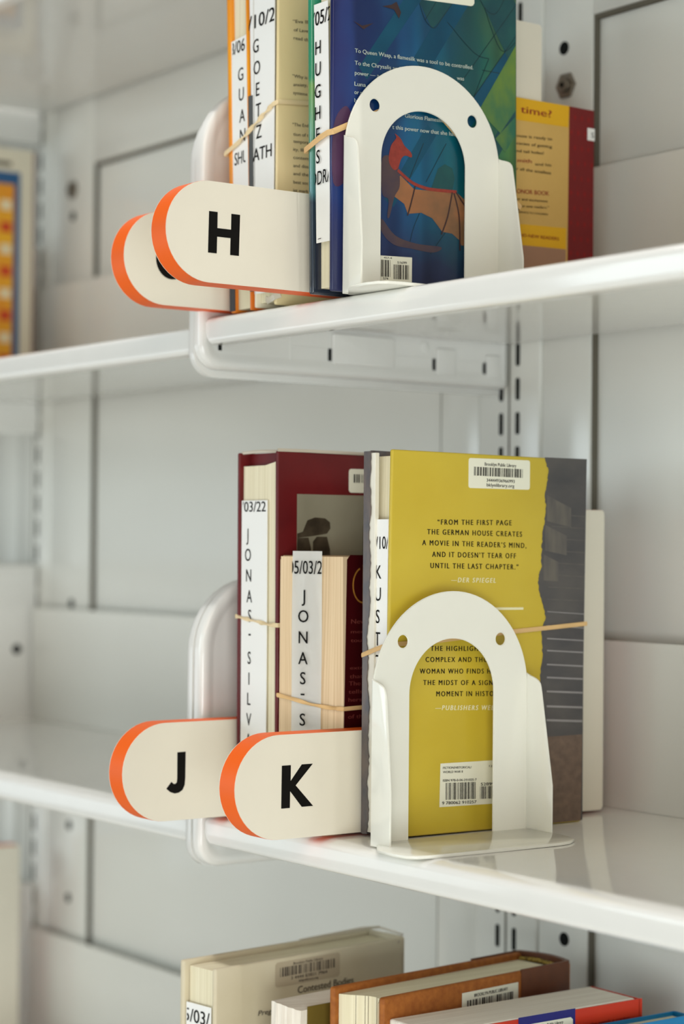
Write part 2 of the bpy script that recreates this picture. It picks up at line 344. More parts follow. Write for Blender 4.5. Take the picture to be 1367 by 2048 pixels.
# ------------------------------------------------------------------ shelving
SH_D = 0.262
def shelf_profile():
    p = [(SH_D, 0), (0.0105, 0), (0.0065, -0.0006), (0.0035, -0.0014)]
    for i in range(6):
        a = math.radians(75-75*i/5); p.append((0.0042-0.0042*math.sin(math.radians(15+75*i/5)), -0.0056+0.0042*math.cos(math.radians(15+75*i/5))))
    p += [(0, -0.0150)]
    for i in range(1, 6):
        a = math.radians(90*i/5); p.append((0.004-0.004*math.cos(a), -0.015-0.004*math.sin(a)))
    p += [(0.013, -0.019), (0.013, -0.0178), (0.004, -0.0178), (0.0015, -0.0155), (0.0015, -0.0052), (0.0045, -0.0022), (SH_D, -0.0016)]
    return p
def shelf_board(parent, x0, x1, z):
    bm = bmesh.new(); prof = shelf_profile()
    def sec(x, k):
        out = []
        for (y, q) in prof:
            if y < 0.014 and q < -0.012: q += k*0.0042
            out.append(bm.verts.new((x, y, z+q)))
        return out
    secs = [sec(x0, 1.0), sec(x0+0.0012, 0.45), sec(x0+0.0028, 0.12), sec(x0+0.0045, 0), sec(x1-0.0045, 0), sec(x1-0.0012, 0.45), sec(x1, 1.0)]
    n = len(prof)
    for A, B in zip(secs, secs[1:]):
        for i in range(n): bm.faces.new([A[i], B[i], B[(i+1) % n], A[(i+1) % n]])
    bm.faces.new(secs[0]); bm.faces.new(secs[-1][::-1])
    return finish('shelf_board', bm, 'paint', parent, True)
def bracket(parent, xg, side, z, relief=False):
    """end bracket; xg = plane where its back meets the neighbour bracket, side +1 = shelf lies to the right"""
    bm = bmesh.new(); T = 0.0082
    def outline(i):
        y0, y1, z0, z1 = -0.0035+i, 0.2625-min(i, 0.002), -0.0345+i, 0.157-i
        return rrect(y0, y1, z+z0, z+z1, [max(0.017-i, 0.004), 0.002, 0.004, max(0.05-i, 0.01)], 10)
    levels = [(0.0, 0.0), (0.0, 0.0052), (0.0004, 0.0066), (0.0014, 0.0077), (0.0028, T), (0.0050, T), (0.0072, 0.0077), (0.0095, 0.0068), (0.0115, 0.0064)]
    rings = []
    for ins, d in levels: rings.append([bm.verts.new((xg+side*d, p[0], p[1])) for p in outline(ins)])
    n = len(rings[0])
    for A, B in zip(rings, rings[1:]):
        for i in range(n): bm.faces.new([A[i], A[(i+1) % n], B[(i+1) % n], B[i]])
    bm.faces.new(rings[0][::-1]); bm.faces.new(rings[-1])
    o = finish('end_bracket', bm, 'paint', parent, True)
    if relief:
        xf = xg+side*0.0064
        for (a, b, c, d) in ((0.104, 0.158, -0.0258, -0.004), (0.196, 0.214, -0.028, -0.0085), (0.243, 0.256, -0.028, -0.0105)):
            bm = bmesh.new(); prism(bm, rrect(a, b, z+c, z+d, 0.002, 4), 'x', xf-0.0002, xf+0.0022, 0.0012, 3); finish('raised_tab', bm, 'paint', o, True)
        for (y, q, h) in ((0.0127, -0.0186, 0.0065), (0.1026, -0.0192, 0.0085), (0.1945, -0.0205, 0.0085), (0.2415, -0.0205, 0.0085)):
            bm = bmesh.new(); box(bm, xf-0.0002, xf+0.0004, y-0.0013, y+0.0013, z+q-h/2, z+q+h/2); finish('slot', bm, 'hole', o)
        bm = bmesh.new(); cyl(bm, (xf-0.0002, 0.186, z-0.0085), 'x', 0.0042, 0.0012, 20, 0, 0.0006); finish('rivet', bm, 'paint', o, True)
        for (a, b, q) in ((0.0700, 0.1010, -0.0148), (0.160, 0.193, -0.016), (0.216, 0.241, -0.0165)):
            bm = bmesh.new(); box(bm, xf-0.0002, xf+0.0005, a, b, z+q-0.0004, z+q+0.0004, 0.0002); finish('crease', bm, 'paint', o)
        bm = bmesh.new(); box(bm, xf-0.0002, xf+0.0005, 0.0690, 0.0700, z-0.026, z-0.006, 0.0002); finish('crease', bm, 'paint', o)
    if not relief and side > 0:
        bm = bmesh.new(); cyl(bm, (xg+side*0.0060, 0.2405, z+0.071), 'x', 0.0052, 0.0008); finish('screw_hole', bm, 'hole', o)
    return o
def back_stop(parent, x0, x1, z):
    bm = bmesh.new(); box(bm, x0, x1, 0.2555, 0.2575, z, z+0.114, 0.0006)
    return finish('back_stop', bm, 'paint_back', parent)
PX0, PX1 = -0.755, -0.006       # the two upright posts in view
def shelf(label, x0, x1, z, left=None, right=None, relief=False):
    t = thing('shelf', label, 'shelf', ((x0+x1)/2, 0.13, z), 'white metal shelves of the bookcase')
    shelf_board(t, x0, x1, z); back_stop(t, x0+0.002, x1-0.002, z)
    if left is not None: bracket(t, left, 1, z, relief)
    if right is not None: bracket(t, right, -1, z)
    return t
ZL, ZU, ZB, ZT = 0.0, 0.3285, -0.3255, 0.6205
shelf('white metal shelf under the blue-jacketed book and upper ivory bookend', -0.0065, 0.72, ZU, left=-0.0150, relief=True)
shelf('white metal shelf left of the upper bracket, holding the blue-framed picture book', -0.7385, -0.0240, ZU-0.005, left=-0.747, right=-0.0155)
shelf('white metal shelf under the mustard book and lower ivory bookend', -0.0015, 0.72, ZL, left=-0.0105)
shelf('empty white metal shelf running left of the lower bracket', -0.7385, -0.0208, ZL-0.0012, left=-0.747, right=-0.0132)
shelf('white metal bottom shelf carrying the brown and white-topped books', -0.0015, 0.72, ZB, left=-0.0105)
shelf('white metal bottom shelf at lower left, behind the cream books', -0.7385, -0.0195, ZB, left=-0.747, right=-0.0118)
shelf('white metal top shelf whose shaded underside fills the upper left corner', -0.7385, -0.0240, ZT, left=-0.747, right=-0.0155)
shelf('white metal top shelf over the blue-jacketed book', -0.0065, 0.72, ZT, left=-0.0150)

for z, d in ((ZT, 'topmost'), (ZU-0.005, 'upper'), (ZL, 'lower'), (ZB, 'bottom')):
    shelf('%s white metal shelf of the far left bay, past the left edge bracket' % d, -1.45, -0.7735, z, right=-0.7555)
def post(label, xc, cols=(-0.0092, 0.0092)):
    t = thing('shelf_post', label, 'post', (xc, 0.28, -1.3), 'slotted posts of the bookcase')
    bm = bmesh.new(); box(bm, xc-0.036, xc+0.0335, 0.2640, 0.300, -1.3, 1.2, 0.0025, 3); finish('post_body', bm, 'paint_back', t, True)
    bm = bmesh.new(); box(bm, xc-0.0006, xc+0.0006, 0.2634, 0.2650, -1.3, 1.2); finish('seam', bm, 'shade_gap', t)
    for dx in cols:
        bm = bmesh.new()
        for k in range(-40, 40):
            z = 0.2432+0.0251*k
            if -0.4 < z < 0.75: prism(bm, rrect(xc+dx-0.0021, xc+dx+0.0021, z-0.0082, z+0.0082, 0.0016, 3), 'y', 0.2636, 0.2650)
        finish('slot_column', bm, 'hole', t)
    return t
post('white slotted post behind the books, nearer of two', PX1)
post('white slotted post at the far left of the bookcase', PX0+0.002, (0.0092,))
def back_panel(label, xl, xr, sl, sr, holes, bolts):
    t = thing('back_panel', label, 'panel', ((xl+xr)/2, 0.28, -1.3), 'framed back panels of the bookcase')
    bm = bmesh.new(); box(bm, xl, xr, 0.2712, 0.2800, -1.3, 1.2); finish('infill_panel', bm, 'paint_back', t)
    for (a, b) in ((sl-0.0005, sl+0.0024), (sr-0.0024, sr+0.0005)):  # dark strips painting the shade of the recess along stiles and header
        bm = bmesh.new(); box(bm, a, b, 0.2672, 0.2714, -1.3, 0.5535); finish('recess_shade_strip', bm, 'shade_gap', t, False, 'dark strip painted as recess shade')
    bm = bmesh.new(); box(bm, sl, sr, 0.2674, 0.2714, 0.5505, 0.5540); finish('recess_shade_strip', bm, 'shade_gap', t, False, 'dark strip painted as recess shade')
    for (a, b) in ((xl, sl), (sr, xr)):
        if b-a > 0.005:
            bm = bmesh.new(); box(bm, a, b, 0.2655, 0.2750, -1.3, 1.2, 0.0012); finish('stile', bm, 'paint_back', t, True)
    bm = bmesh.new(); box(bm, sl-0.001, sr+0.001, 0.2658, 0.2750, 0.5535, 0.66, 0.0012); finish('header', bm, 'paint_back', t, True)
    for (x, z) in holes:
        bm = bmesh.new(); cyl(bm, (x, 0.2650, z), 'y', 0.0048, 0.002); finish('bolt_hole', bm, 'hole', t)
    for (x, z) in bolts:
        bm = bmesh.new(); cyl(bm, (x, 0.2632, z), 'y', 0.0098, 0.003, 6, 0, 0.0006); cyl(bm, (x, 0.2606, z), 'y', 0.0052, 0.003, 18, 0, 0.0008)
        b = finish('bolt', bm, 'steel', t); bm = bmesh.new(); cyl(bm, (x, 0.2603, z), 'y', 0.002, 0.001, 6); finish('bolt_socket', bm, 'hole', b)
back_panel('white framed back panel of the middle bay with stile holes at left', PX0+0.034, PX1-0.0365, -0.637, -0.088,
           [(-0.677, 0.5057), (-0.672, 0.1178), (-0.672, -0.1027), (-0.6725, -0.1749)], [(-0.678, 0.5324)])
back_panel('white framed back panel at right with a hex bolt on its stile', PX1+0.034, 0.72, 0.0785, 0.719, [(0.0494, 0.5352), (0.0556, -0.0999)], [(0.0523, 0.5077)])
back_panel('white back panel glimpsed beyond the far left post', -1.45, PX0-0.0365, -1.36, PX0-0.09, [(-0.80, -0.22)], [])

# ------------------------------------------------------------------ shelf dividers
def divider(label, xf, zs, tip, back, hb, h, ht, letter=None, thick=0.0172):
    """L shaped divider: a low round-ended tongue in front, a tall plate behind"""
    t = thing('shelf_divider', label, 'divider', (xf-thick/2, (tip+back)/2, zs+hb), 'orange and cream shelf dividers')
    r = h/2; zc = zs+hb+r; z0, z1 = zs+hb, zs+hb+h
    def outline(i):
        p = []
        for k in range(25):
            a = math.radians(90+180*k/24); p.append((tip+r+(r-i)*math.cos(a), zc+(r-i)*math.sin(a)))
        rr = 0.0022
        for k in range(6):
            a = math.radians(-90+90*k/5); p.append((back-rr+(rr-i)*math.cos(a), z0+rr+(rr-i)*math.sin(a)))
        for k in range(6):
            a = math.radians(90*k/5); p.append((back-rr+(rr-i)*math.cos(a), zs+ht-rr+(rr-i)*math.sin(a)))
        yt = tip+0.215; rr = 0.010
        for k in range(6):
            a = math.radians(90+90*k/5); p.append((yt+rr+(rr-i)*math.cos(a), zs+ht-rr+(rr-i)*math.sin(a)))
        for k in range(6):
            a = math.radians(0-90*k/5); p.append((yt-rr+(rr+i)*math.cos(a)-0.0, z1+rr+(rr+i)*math.sin(a)))
        return p
    bm = bmesh.new(); prism(bm, outline(0.0), 'x', xf-thick+0.0006, xf-0.0006); finish('edge_band', bm, 'orange', t, True)
    for (a, b) in ((xf-0.0008, xf), (xf-thick, xf-thick+0.0008)):
        bm = bmesh.new(); prism(bm, outline(0.0001), 'x', a, b, 0.0005, 2); finish('face_panel', bm, 'cream', t, False, 'cream laminate face')
    if letter:
        bm = bmesh.new(); prism(bm, letter, 'x', xf, xf+0.00015); finish('letter', bm, 'black', t, False, 'bold black letter')
    return t
def zoff(poly, z): return [(a, b+z) for a, b in poly]
LK = [(-0.0292, 0.0461), (-0.0227, 0.0461), (-0.0228, 0.0366), (-0.0147, 0.0461), (-0.0067, 0.0461), (-0.0191, 0.0338), (-0.0062, 0.0207), (-0.0145, 0.0207), (-0.0231, 0.0306), (-0.0232, 0.0206), (-0.0294, 0.0206)]
LJ = [(-0.0355, 0.0451), (-0.0293, 0.0452), (-0.0294, 0.0285), (-0.0298, 0.0240), (-0.0313, 0.0210), (-0.0340, 0.0194), (-0.0372, 0.0190), (-0.0405, 0.0201), (-0.0434, 0.0224), (-0.0397, 0.0266), (-0.0381, 0.0252), (-0.0367, 0.0251), (-0.0357, 0.0261), (-0.0354, 0.0285)]
LH = [(-0.0734, 0.0467), (-0.0674, 0.0467), (-0.0675, 0.0371), (-0.0578, 0.0371), (-0.0577, 0.0466), (-0.0515, 0.0466), (-0.0521, 0.0219), (-0.0583, 0.0219), (-0.0581, 0.0320), (-0.0676, 0.0320), (-0.0678, 0.0220), (-0.0739, 0.0220)]
def letter_g(cy, cz, r, w):
    out = []; inn = []
    for k in range(23):
        a = math.radians(38+284*k/22); out.append((cy+r*0.92*math.cos(a), cz+r*math.sin(a))); inn.append((cy+(r*0.92-w)*math.cos(a), cz+(r-w)*math.sin(a)))
    bar = [(cy+r*0.92-0.0006, cz+0.0005), (cy+0.0008, cz+0.0005), (cy+0.0008, cz-0.0045), (cy+(r*0.92-w)*1.0, cz-0.0045)]
    return out+bar+inn[::-1]
divider('orange-edged cream shelf divider lettered K, in front of the mustard book', 0.1294, ZL, -0.0625, 0.2320, 0.0021, 0.0625, 0.2029, LK)
divider('orange-edged cream shelf divider lettered J, left of the maroon hardcover', 0.0210, ZL, -0.0755, 0.2200, 0.0018, 0.0625, 0.2029, LJ)
divider('orange-edged cream shelf divider lettered H, front one on the upper shelf', 0.1125, ZU, -0.1030, 0.1880, 0.0042, 0.0606, 0.1985, zoff(LH, ZU))
divider('orange-edged cream shelf divider half hidden behind the one lettered H', 0.0060, ZU, -0.0695, 0.2200, 0.0030, 0.0606, 0.1985, zoff(letter_g(-0.0340, 0.0330, 0.0130, 0.0055), ZU))
divider('orange-edged cream shelf divider cut off at the lower left edge', -0.700, ZB, -0.068, 0.2260, 0.002, 0.0625, 0.2029)

# ------------------------------------------------------------------ bookends
def bookend(label, x, yc, zs, zsc=1.0):
    t = thing('bookend', label, 'bookend', (x, yc, zs), 'ivory metal arch bookends')
    hw, iw, th = 0.0605, 0.0330, 0.0013; zc = 0.090*zsc
    bm = bmesh.new(); n = 40; O = []; I = []
    pts = [(-1, 0.0), (-1, 0.5), (-1, 1.0)]
    outer = [(yc-hw, zs+0.0005), (yc-hw, zs+zc*0.5)]+[(yc-hw*math.cos(math.pi*k/n), zs+zc+0.0605*zsc*math.sin(math.pi*k/n)) for k in range(n+1)]+[(yc+hw, zs+zc*0.5), (yc+hw, zs+0.0005)]
    inner = [(yc-iw, zs+0.0005), (yc-iw, zs+zc*0.5)]+[(yc-iw*math.cos(math.pi*k/n), zs+zc*0.985+0.0330*zsc*math.sin(math.pi*k/n)) for k in range(n+1)]+[(yc+iw, zs+zc*0.5), (yc+iw, zs+0.0005)]
    rings = []
    for xx in (x-th, x):
        rings.append(([bm.verts.new((xx, *p)) for p in outer], [bm.verts.new((xx, *p)) for p in inner]))
    (o0, i0), (o1, i1) = rings; m = len(o0)
    for k in range(m-1):
        bm.faces.new([o0[k], o0[k+1], i0[k+1], i0[k]]); bm.faces.new([o1[k], i1[k], i1[k+1], o1[k+1]])
        bm.faces.new([o0[k], o1[k], o1[k+1], o0[k+1]]); bm.faces.new([i0[k], i0[k+1], i1[k+1], i1[k]])
    for k in (0, m-1): bm.faces.new([o0[k], i0[k], i1[k], o1[k]])
    pl = finish('arch_plate', bm, 'bookend', t, False)
    cb = bmesh.new()
    for s in (-1, 1): cyl(cb, (x-0.01, yc+s*0.0382, zs+0.1206*zsc), 'x', 0.0039, 0.02, 24)
    cut = finish('cutter', cb, 'bookend', t)
    md = pl.modifiers.new('b', 'BOOLEAN'); md.object = cut; md.operation = 'DIFFERENCE'; md.solver = 'EXACT'
    dg = bpy.context.evaluated_depsgraph_get(); dg.update()
    me = bpy.data.meshes.new_from_object(pl.evaluated_get(dg)); pl.modifiers.clear(); pl.data = me
    bpy.data.objects.remove(cut)
    bb = bmesh.new(); bb.from_mesh(me)
    bmesh.ops.remove_doubles(bb, verts=bb.verts, dist=1e-6)
    es = [e for e in bb.edges if len(e.link_faces) == 2 and e.calc_face_angle(0) > 1.0]
    bmesh.ops.bevel(bb, geom=es, offset=0.0004, segments=2, affect='EDGES', clamp_overlap=True); bb.to_mesh(me); bb.free()
    for p in me.polygons: p.use_smooth = True
    me.set_sharp_from_angle(angle=math.radians(40))
    for s, wb in ((-1, 0.0180), (1, 0.0235)):
        prof = [(x-0.0006, zs+0.0005), (x+wb, zs+0.0005), (x+wb, zs+0.031*zsc), (x+0.0130, zs+0.0880*zsc), (x+0.0127, zs+0.0905*zsc), (x+0.0118, zs+0.0930*zsc), (x+0.0102, zs+0.0948*zsc), (x+0.0080, zs+0.0960*zsc), (x+0.0055, zs+0.0968*zsc), (x+0.0030, zs+0.0974*zsc), (x+0.0010, zs+0.0982*zsc), (x-0.0006, zs+0.0990*zsc)]
        ya = yc+s*hw; bm = bmesh.new(); prism(bm, prof, 'y', ya-0.0007, ya+0.0007, 0.0004, 2); finish('side_flange', bm, 'bookend', t, True)
    base = [(x-0.0012, yc-hw+0.004), (x+0.022, yc-0.0730), (x+0.040, yc-0.0750), (x+0.050, yc-0.0735), (x+0.0545, yc-0.069), (x+0.0560, yc-0.060), (x+0.0575, yc-0.012), (x+0.0590, yc+0.034), (x+0.0575, yc+0.044), (x+0.0520, yc+0.053), (x+0.042, yc+0.0585), (x+0.030, yc+0.0605), (x-0.0012, yc+hw-0.002)]
    bm = bmesh.new(); prism(bm, base, 'z', zs+0.0002, zs+0.0021, 0.0006, 2); finish('foot_plate', bm, 'bookend', t, True)
    return t
bookend('ivory metal arch bookend propping the mustard book on the lower shelf', 0.1705, 0.0679, ZL)
bookend('ivory metal arch bookend against the blue-jacketed book on the upper shelf', 0.1520, 0.0575, ZU-0.001, 0.965)

# ------------------------------------------------------------------ books, slips and bands
def book(label, loc, group=None): return thing('book', label, 'book', loc, group)
def part(t, name, bm, m, smooth=False, label=None): return finish(name, bm, m, t, smooth, label)
def tslip(bm, rows, y, shx=0.0):
    """letters on a slip facing -y: (text, x centre, z centre, cap) upright single letters"""
    for s, xc, zc, cap in rows:
        vs, fs, asp = text_polys(s); w = asp*cap*0.80
        if s == '-': text(bm, s, (xc-0.0014, y, zc), (1, 0, 0), (0, 0, 1), 0.0028, cap)
        else: text(bm, s, (xc-w/2, y, zc-cap/2), (1, 0, shx), (0, 0, 1), w, cap)
SLIPS = 'white hold slips banded to books'; BANDS = 'rubber bands round the books'
def band(label, path, w=0.0016, m='rubber', tw=None, n=8):
    P = subdiv(path, n); b = bmesh.new(); sweep(b, P, w, 0.0005, True, [tw(i/len(P)) for i in range(len(P))] if tw else None)
    return single('rubber_band', b, m, label, 'rubber band', P[0], BANDS, True)

# --- mustard jacketed hardcover on the lower shelf
CY = [(0.0289, 0.0012), (0.1880, 0.0002), (0.1912, 0.2346), (0.0321, 0.2362)]
t = book('mustard yellow and charcoal jacketed hardcover standing behind the lower bookend', (0.143, 0.11, 0))
XF = 0.1556
bm = bmesh.new(); slab(bm, CY, 0.1524, XF, 0, 0.0011, 3); part(t, 'front_cover', bm, 'yellow', True, 'mustard yellow cover board')
bm = bmesh.new(); slab(bm, CY, 0.1308, 0.1336, 0.0006, 0.0011, 3); part(t, 'back_cover', bm, 'jacket_dark', True, 'charcoal cover board')
bm = bmesh.new(); slab(bm, [(0.0335, 0.0035), (0.186, 0.003), (0.189, 0.2312), (0.0365, 0.2325)], 0.1362, 0.1526, 0, 0.0003); part(t, 'page_block', bm, 'pages')
bm = bmesh.new(); box(bm, 0.1310, XF-0.0002, 0.1872, 0.1902, 0.0008, 0.2338, 0.0012, 3); part(t, 'spine', bm, 'grey_jacket', True)
# dark jacket fold with a ragged edge over a white torn flap
bm = bmesh.new(); q = []
for k in range(110):
    z = 0.002+0.2335*k/109; q.append((0.1368+0.0013*math.sin(k*0.31)*math.sin(k*0.13)+0.0008*math.sin(k*0.09)+R.uniform(-0.0006, 0.0006), z))
prism(bm, [(0.1309, 0.0020), (0.1309, 0.2355)]+q[::-1], 'y', 0.0288, 0.0294); part(t, 'jacket_fold', bm, 'jacket_dark', False, 'charcoal torn-edged jacket fold')
bm = bmesh.new(); box(bm, 0.1320, 0.1412, 0.0298, 0.0330, 0.003, 0.2345, 0.0004); part(t, 'jacket_flap', bm, 'torn_white', False, 'white flap')
TORN = [(0.1541, 0.2352), (0.1575, 0.2274), (0.1572, 0.2198), (0.1551, 0.2109), (0.156, 0.2008), (0.1536, 0.1894), (0.1525, 0.178), (0.1522, 0.1654), (0.1497, 0.1578), (0.1498, 0.1503), (0.1541, 0.1414), (0.1558, 0.1325), (0.1525, 0.1225), (0.1538, 0.1099), (0.1519, 0.0961), (0.1504, 0.0823), (0.1526, 0.061), (0.1486, 0.0294), (0.1460, 0.0010)]
tp = []
for a, b in zip(TORN, TORN[1:]):
    for k in range(7): tp.append((a[0]+(b[0]-a[0])*k/7+R.uniform(-0.00055, 0.00055), a[1]+(b[1]-a[1])*k/7))
tp.append(TORN[-1])
def ybk(z): return 0.1878+0.0032*z/0.2346
bm = bmesh.new(); xa = XF+0.00012
top = [p for p in tp if p[1] > 0.055]; low = [p for p in tp if p[1] <= 0.0585]
for P, mi in ((top, 0), (low, 1)):
    for a, b in zip(P, P[1:]): flat(bm, [(xa, a[0], a[1]), (xa, ybk(a[1]), a[1]), (xa, ybk(b[1]), b[1]), (xa, b[0], b[1])], mi)
part(t, 'jacket_photo', bm, ['grey_jacket', 'brown_jacket'], False, 'charcoal photograph of steps')
bm = bmesh.new()
for i, z in enumerate((0.1355, 0.1265, 0.1183, 0.1106, 0.1017, 0.0934, 0.0845, 0.075, 0.0661)):
    w = 0.0003+0.00005*i; y0 = 0.1575
    flat(bm, [(xa+0.0001, y0, z+0.001-w), (xa+0.0001, ybk(z)-0.0003, z-0.001-w), (xa+0.0001, ybk(z)-0.0003, z-0.001+w), (xa+0.0001, y0, z+0.001+w)])
part(t, 'printed_steps', bm, 'stair_line')
bm = bmesh.new()
for k in range(8):
    z = 0.1435+0.0078*k; y0 = 0.1572+0.0006*(k % 3)
    flat(bm, [(xa+0.00012, y0+0.0006*k, z+0.0007), (xa+0.00012, ybk(z)-0.0004, z-0.0006), (xa+0.00012, ybk(z)-0.0004, z-0.0002), (xa+0.00012, y0+0.0006*k, z+0.0011)])
part(t, 'printed_far_steps', bm, 'slate')
bm = bmesh.new()
for k in range(3):
    z = 0.211-0.019*k; w = (0.021, 0.0185, 0.0125)[k]; y0 = 0.1565-0.0012*k
    flat(bm, [(xa+0.0001, y0, z), (xa+0.0001, y0+w, z-0.0075*w/0.02), (xa+0.0001, y0+w, z-0.0075*w/0.02-0.0125), (xa+0.0001, y0, z-0.0165)])
part(t, 'printed_shingles', bm, 'slate')
YT = [("“FROM THE FIRST PAGE", 0.0670, 0.1270, 0.1910, 0.1913, 0.0034), ("THE GERMAN HOUSE CREATES", 0.0590, 0.1358, 0.1850, 0.1842, 0.0034),
      ("A MOVIE IN THE READER’S MIND,", 0.0552, 0.1395, 0.1783, 0.1770, 0.0034), ("AND IT DOESN’T TEAR OFF", 0.0630, 0.1308, 0.1712, 0.1704, 0.0034),
      ("UNTIL THE LAST CHAPTER.”", 0.0617, 0.1330, 0.1643, 0.1634, 0.0034), ("THE HIGHLIGH", 0.0623, 0.1001, 0.1136, 0.1127, 0.0032),
      ("COMPLEX AND THO", 0.0585, 0.1081, 0.1069, 0.1056, 0.0032), ("WOMAN WHO FINDS H", 0.0540, 0.1104, 0.0999, 0.0983, 0.0032),
      ("THE MIDST OF A SIGN", 0.0568, 0.1124, 0.0929, 0.0910, 0.0032), ("MOMENT IN HISTO", 0.0671, 0.1131, 0.0856, 0.0841, 0.0033)]
part(t, 'printed_quote', cover_lines(YT[:5], xa, sp=1.35, bold=0.03), 'ink'); part(t, 'printed_quote', cover_lines(YT[5:], xa, sp=1.35, bold=0.03), 'ink')
part(t, 'printed_credit', cover_lines([("—DER SPIEGEL", 0.0780, 0.1142, 0.1556, 0.1551, 0.0031)], xa, 0, 0.2, 1.35, 0.028), 'white_ink', False, 'pale lettering')
part(t, 'printed_credit', cover_lines([("—PUBLISHERS WEE", 0.0662, 0.1132, 0.0772, 0.0754, 0.0031)], xa, 0, 0.2, 1.35, 0.028), 'white_ink', False, 'pale lettering')
bm = bmesh.new(); flat(bm, [(xa, 0.1050, 0.1397), (xa, 0.1374, 0.1394), (xa, 0.1374, 0.1379), (xa, 0.1050, 0.1381)]); part(t, 'printed_rule', bm, 'white_ink', False, 'pale rule')
bm = bmesh.new(); prism(bm, rrect(0.0915, 0.1420, 0.2141, 0.2328, 0.0016, 4), 'x', XF, XF+0.0002); s = part(t, 'library_sticker', bm, 'sticker', False, 'cream barcode sticker')
xs = XF+0.0003
bm = cover_lines([("Brooklyn Public Library", 0.1043, 0.1304, 0.2284, 0.2280, 0.0022), ("34444936966993", 0.1060, 0.1292, 0.2184, 0.2181, 0.0021), ("bklynlibrary.org", 0.1061, 0.1289, 0.2154, 0.2152, 0.0022)], xs)
bars(bm, (xs, 0.0958, 0.2275), (xs, 0.1361, 0.2270), (xs, 0.1361, 0.2215), (xs, 0.0957, 0.2220), 34, 3); finish('sticker_print', bm, 'ink', s)
bm = bmesh.new(); flat(bm, [(xa, 0.0708, 0.0442), (xa, 0.1193, 0.0439), (xa, 0.1196, 0.0167), (xa, 0.0702, 0.0175)]); s = part(t, 'barcode_box', bm, 'sticker', False, 'pale printed barcode box')
bm = cover_lines([("FICTION/HISTORICAL/", 0.0727, 0.0955, 0.0408, 0.0400, 0.0014), ("WORLD WAR II", 0.0727, 0.0884, 0.0382, 0.0377, 0.0014), ("121", 0.1097, 0.1135, 0.0399, 0.0397, 0.0013), ("ISBN 978-0-06-291025-7", 0.0727, 0.0996, 0.0330, 0.0320, 0.0015), ("52899", 0.1030, 0.1140, 0.0287, 0.0283, 0.0019), ("9 780062 910257", 0.0722, 0.0997, 0.0190, 0.0180, 0.0019)], xs)
bars(bm, (xs, 0.0751, 0.0321), (xs, 0.0996, 0.0313), (xs, 0.0997, 0.0207), (xs, 0.0752, 0.0217), 28, 5); bars(bm, (xs, 0.1025, 0.0282), (xs, 0.1154, 0.0278), (xs, 0.1155, 0.02), (xs, 0.1026, 0.0205), 14, 6)
finish('barcode_print', bm, 'ink', s)
# slip and band
t = thing('paper_slip', 'white paper slip inside the mustard book\'s fore edge', 'paper slip', (0.146, 0.031, 0.10), SLIPS)
bm = bmesh.new(); slab(bm, [(0.0315, 0.020), (0.0325, 0.020), (0.0325, 0.1938), (0.0315, 0.1938)], 0.1388, 0.1520, 0.0002, 0.0); finish('slip_sheet', bm, 'slip', t)
bm = bmesh.new(); tslip(bm, [("K", 0.1432, 0.162, 0.0086), ("U", 0.1430, 0.1485, 0.0086), ("S", 0.1428, 0.1349, 0.0086), ("T", 0.1427, 0.1213, 0.0086), ("O", 0.1424, 0.1075, 0.0086), ("F", 0.1424, 0.094, 0.0086)], 0.0313)
text(bm, "3/10/2", (0.1366, 0.0313, 0.1755), (1, 0, 0.03), (0, 0, 1), 0.0200, 0.0080, clip=(0.0022, 0.0154)); finish('slip_lettering', bm, 'black', t)
band('tan rubber band round the mustard book', [(0.1302, 0.0290, 0.1105), (0.1455, 0.0284, 0.1150), (0.1562, 0.0284, 0.1178), (0.1564, 0.0700, 0.1200), (0.1564, 0.1290, 0.1243), (0.1564, 0.1912, 0.1283), (0.1435, 0.1912, 0.127), (0.1302, 0.1912, 0.125), (0.1302, 0.1, 0.118)], 0.0015)

# --- maroon hardcover
CM = [(0.0078, 0.0), (0.1680, 0.0), (0.1690, 0.2365), (0.0072, 0.2372)]
t = book('tall maroon hardcover behind the divider lettered J', (0.047, 0.09, 0))
bm = bmesh.new(); slab(bm, CM, 0.0670, 0.0702, -0.0012, 0.0011, 3); part(t, 'front_cover', bm, 'maroon', True)
bm = bmesh.new(); slab(bm, CM, 0.0232, 0.0260, -0.0010, 0.0011, 3); part(t, 'back_cover', bm, 'maroon', True)
bm = bmesh.new(); box(bm, 0.0232, 0.0702, 0.1665, 0.1695, 0.0, 0.236, 0.0014, 3); part(t, 'spine', bm, 'maroon', True)
bm = bmesh.new(); prism(bm, [(0.0258, 0.003), (0.0672, 0.003), (0.0658, 0.2312), (0.0630, 0.2308), (0.0500, 0.2286), (0.0252, 0.2284)], 'y', 0.0105, 0.166); part(t, 'page_block', bm, 'pages')
bm = bmesh.new(); box(bm, 0.0236, 0.0668, 0.0150, 0.0163, 0.2270, 0.2366); part(t, 'inner_flap', bm, 'maroon')
bm = bmesh.new()
sweep(bm, [(0.0236, 0.0085, 0.2345), (0.0245, 0.0100, 0.2372), (0.045, 0.0105, 0.2378), (0.0640, 0.0100, 0.2372), (0.0685, 0.0075, 0.2378), (0.0695, 0.03, 0.2378), (0.0695, 0.12, 0.2370)], 0.0011, 0.0005, False); part(t, 'film_edge', bm, 'film', True, 'cloudy protective film edge')
xa = 0.0692+0.0001+0.0003; XM = 0.0704
def xm(z): return 0.0702-0.0012*z/0.237+0.00015
bm = bmesh.new(); P = [(0.022, 0.2102), (0.155, 0.2102), (0.155, 0.060), (0.022, 0.060)]; flat(bm, [(xm(z), y, z) for y, z in P]); s = part(t, 'cover_photo', bm, 'photo_grey', False, 'grey photograph of standing stones')
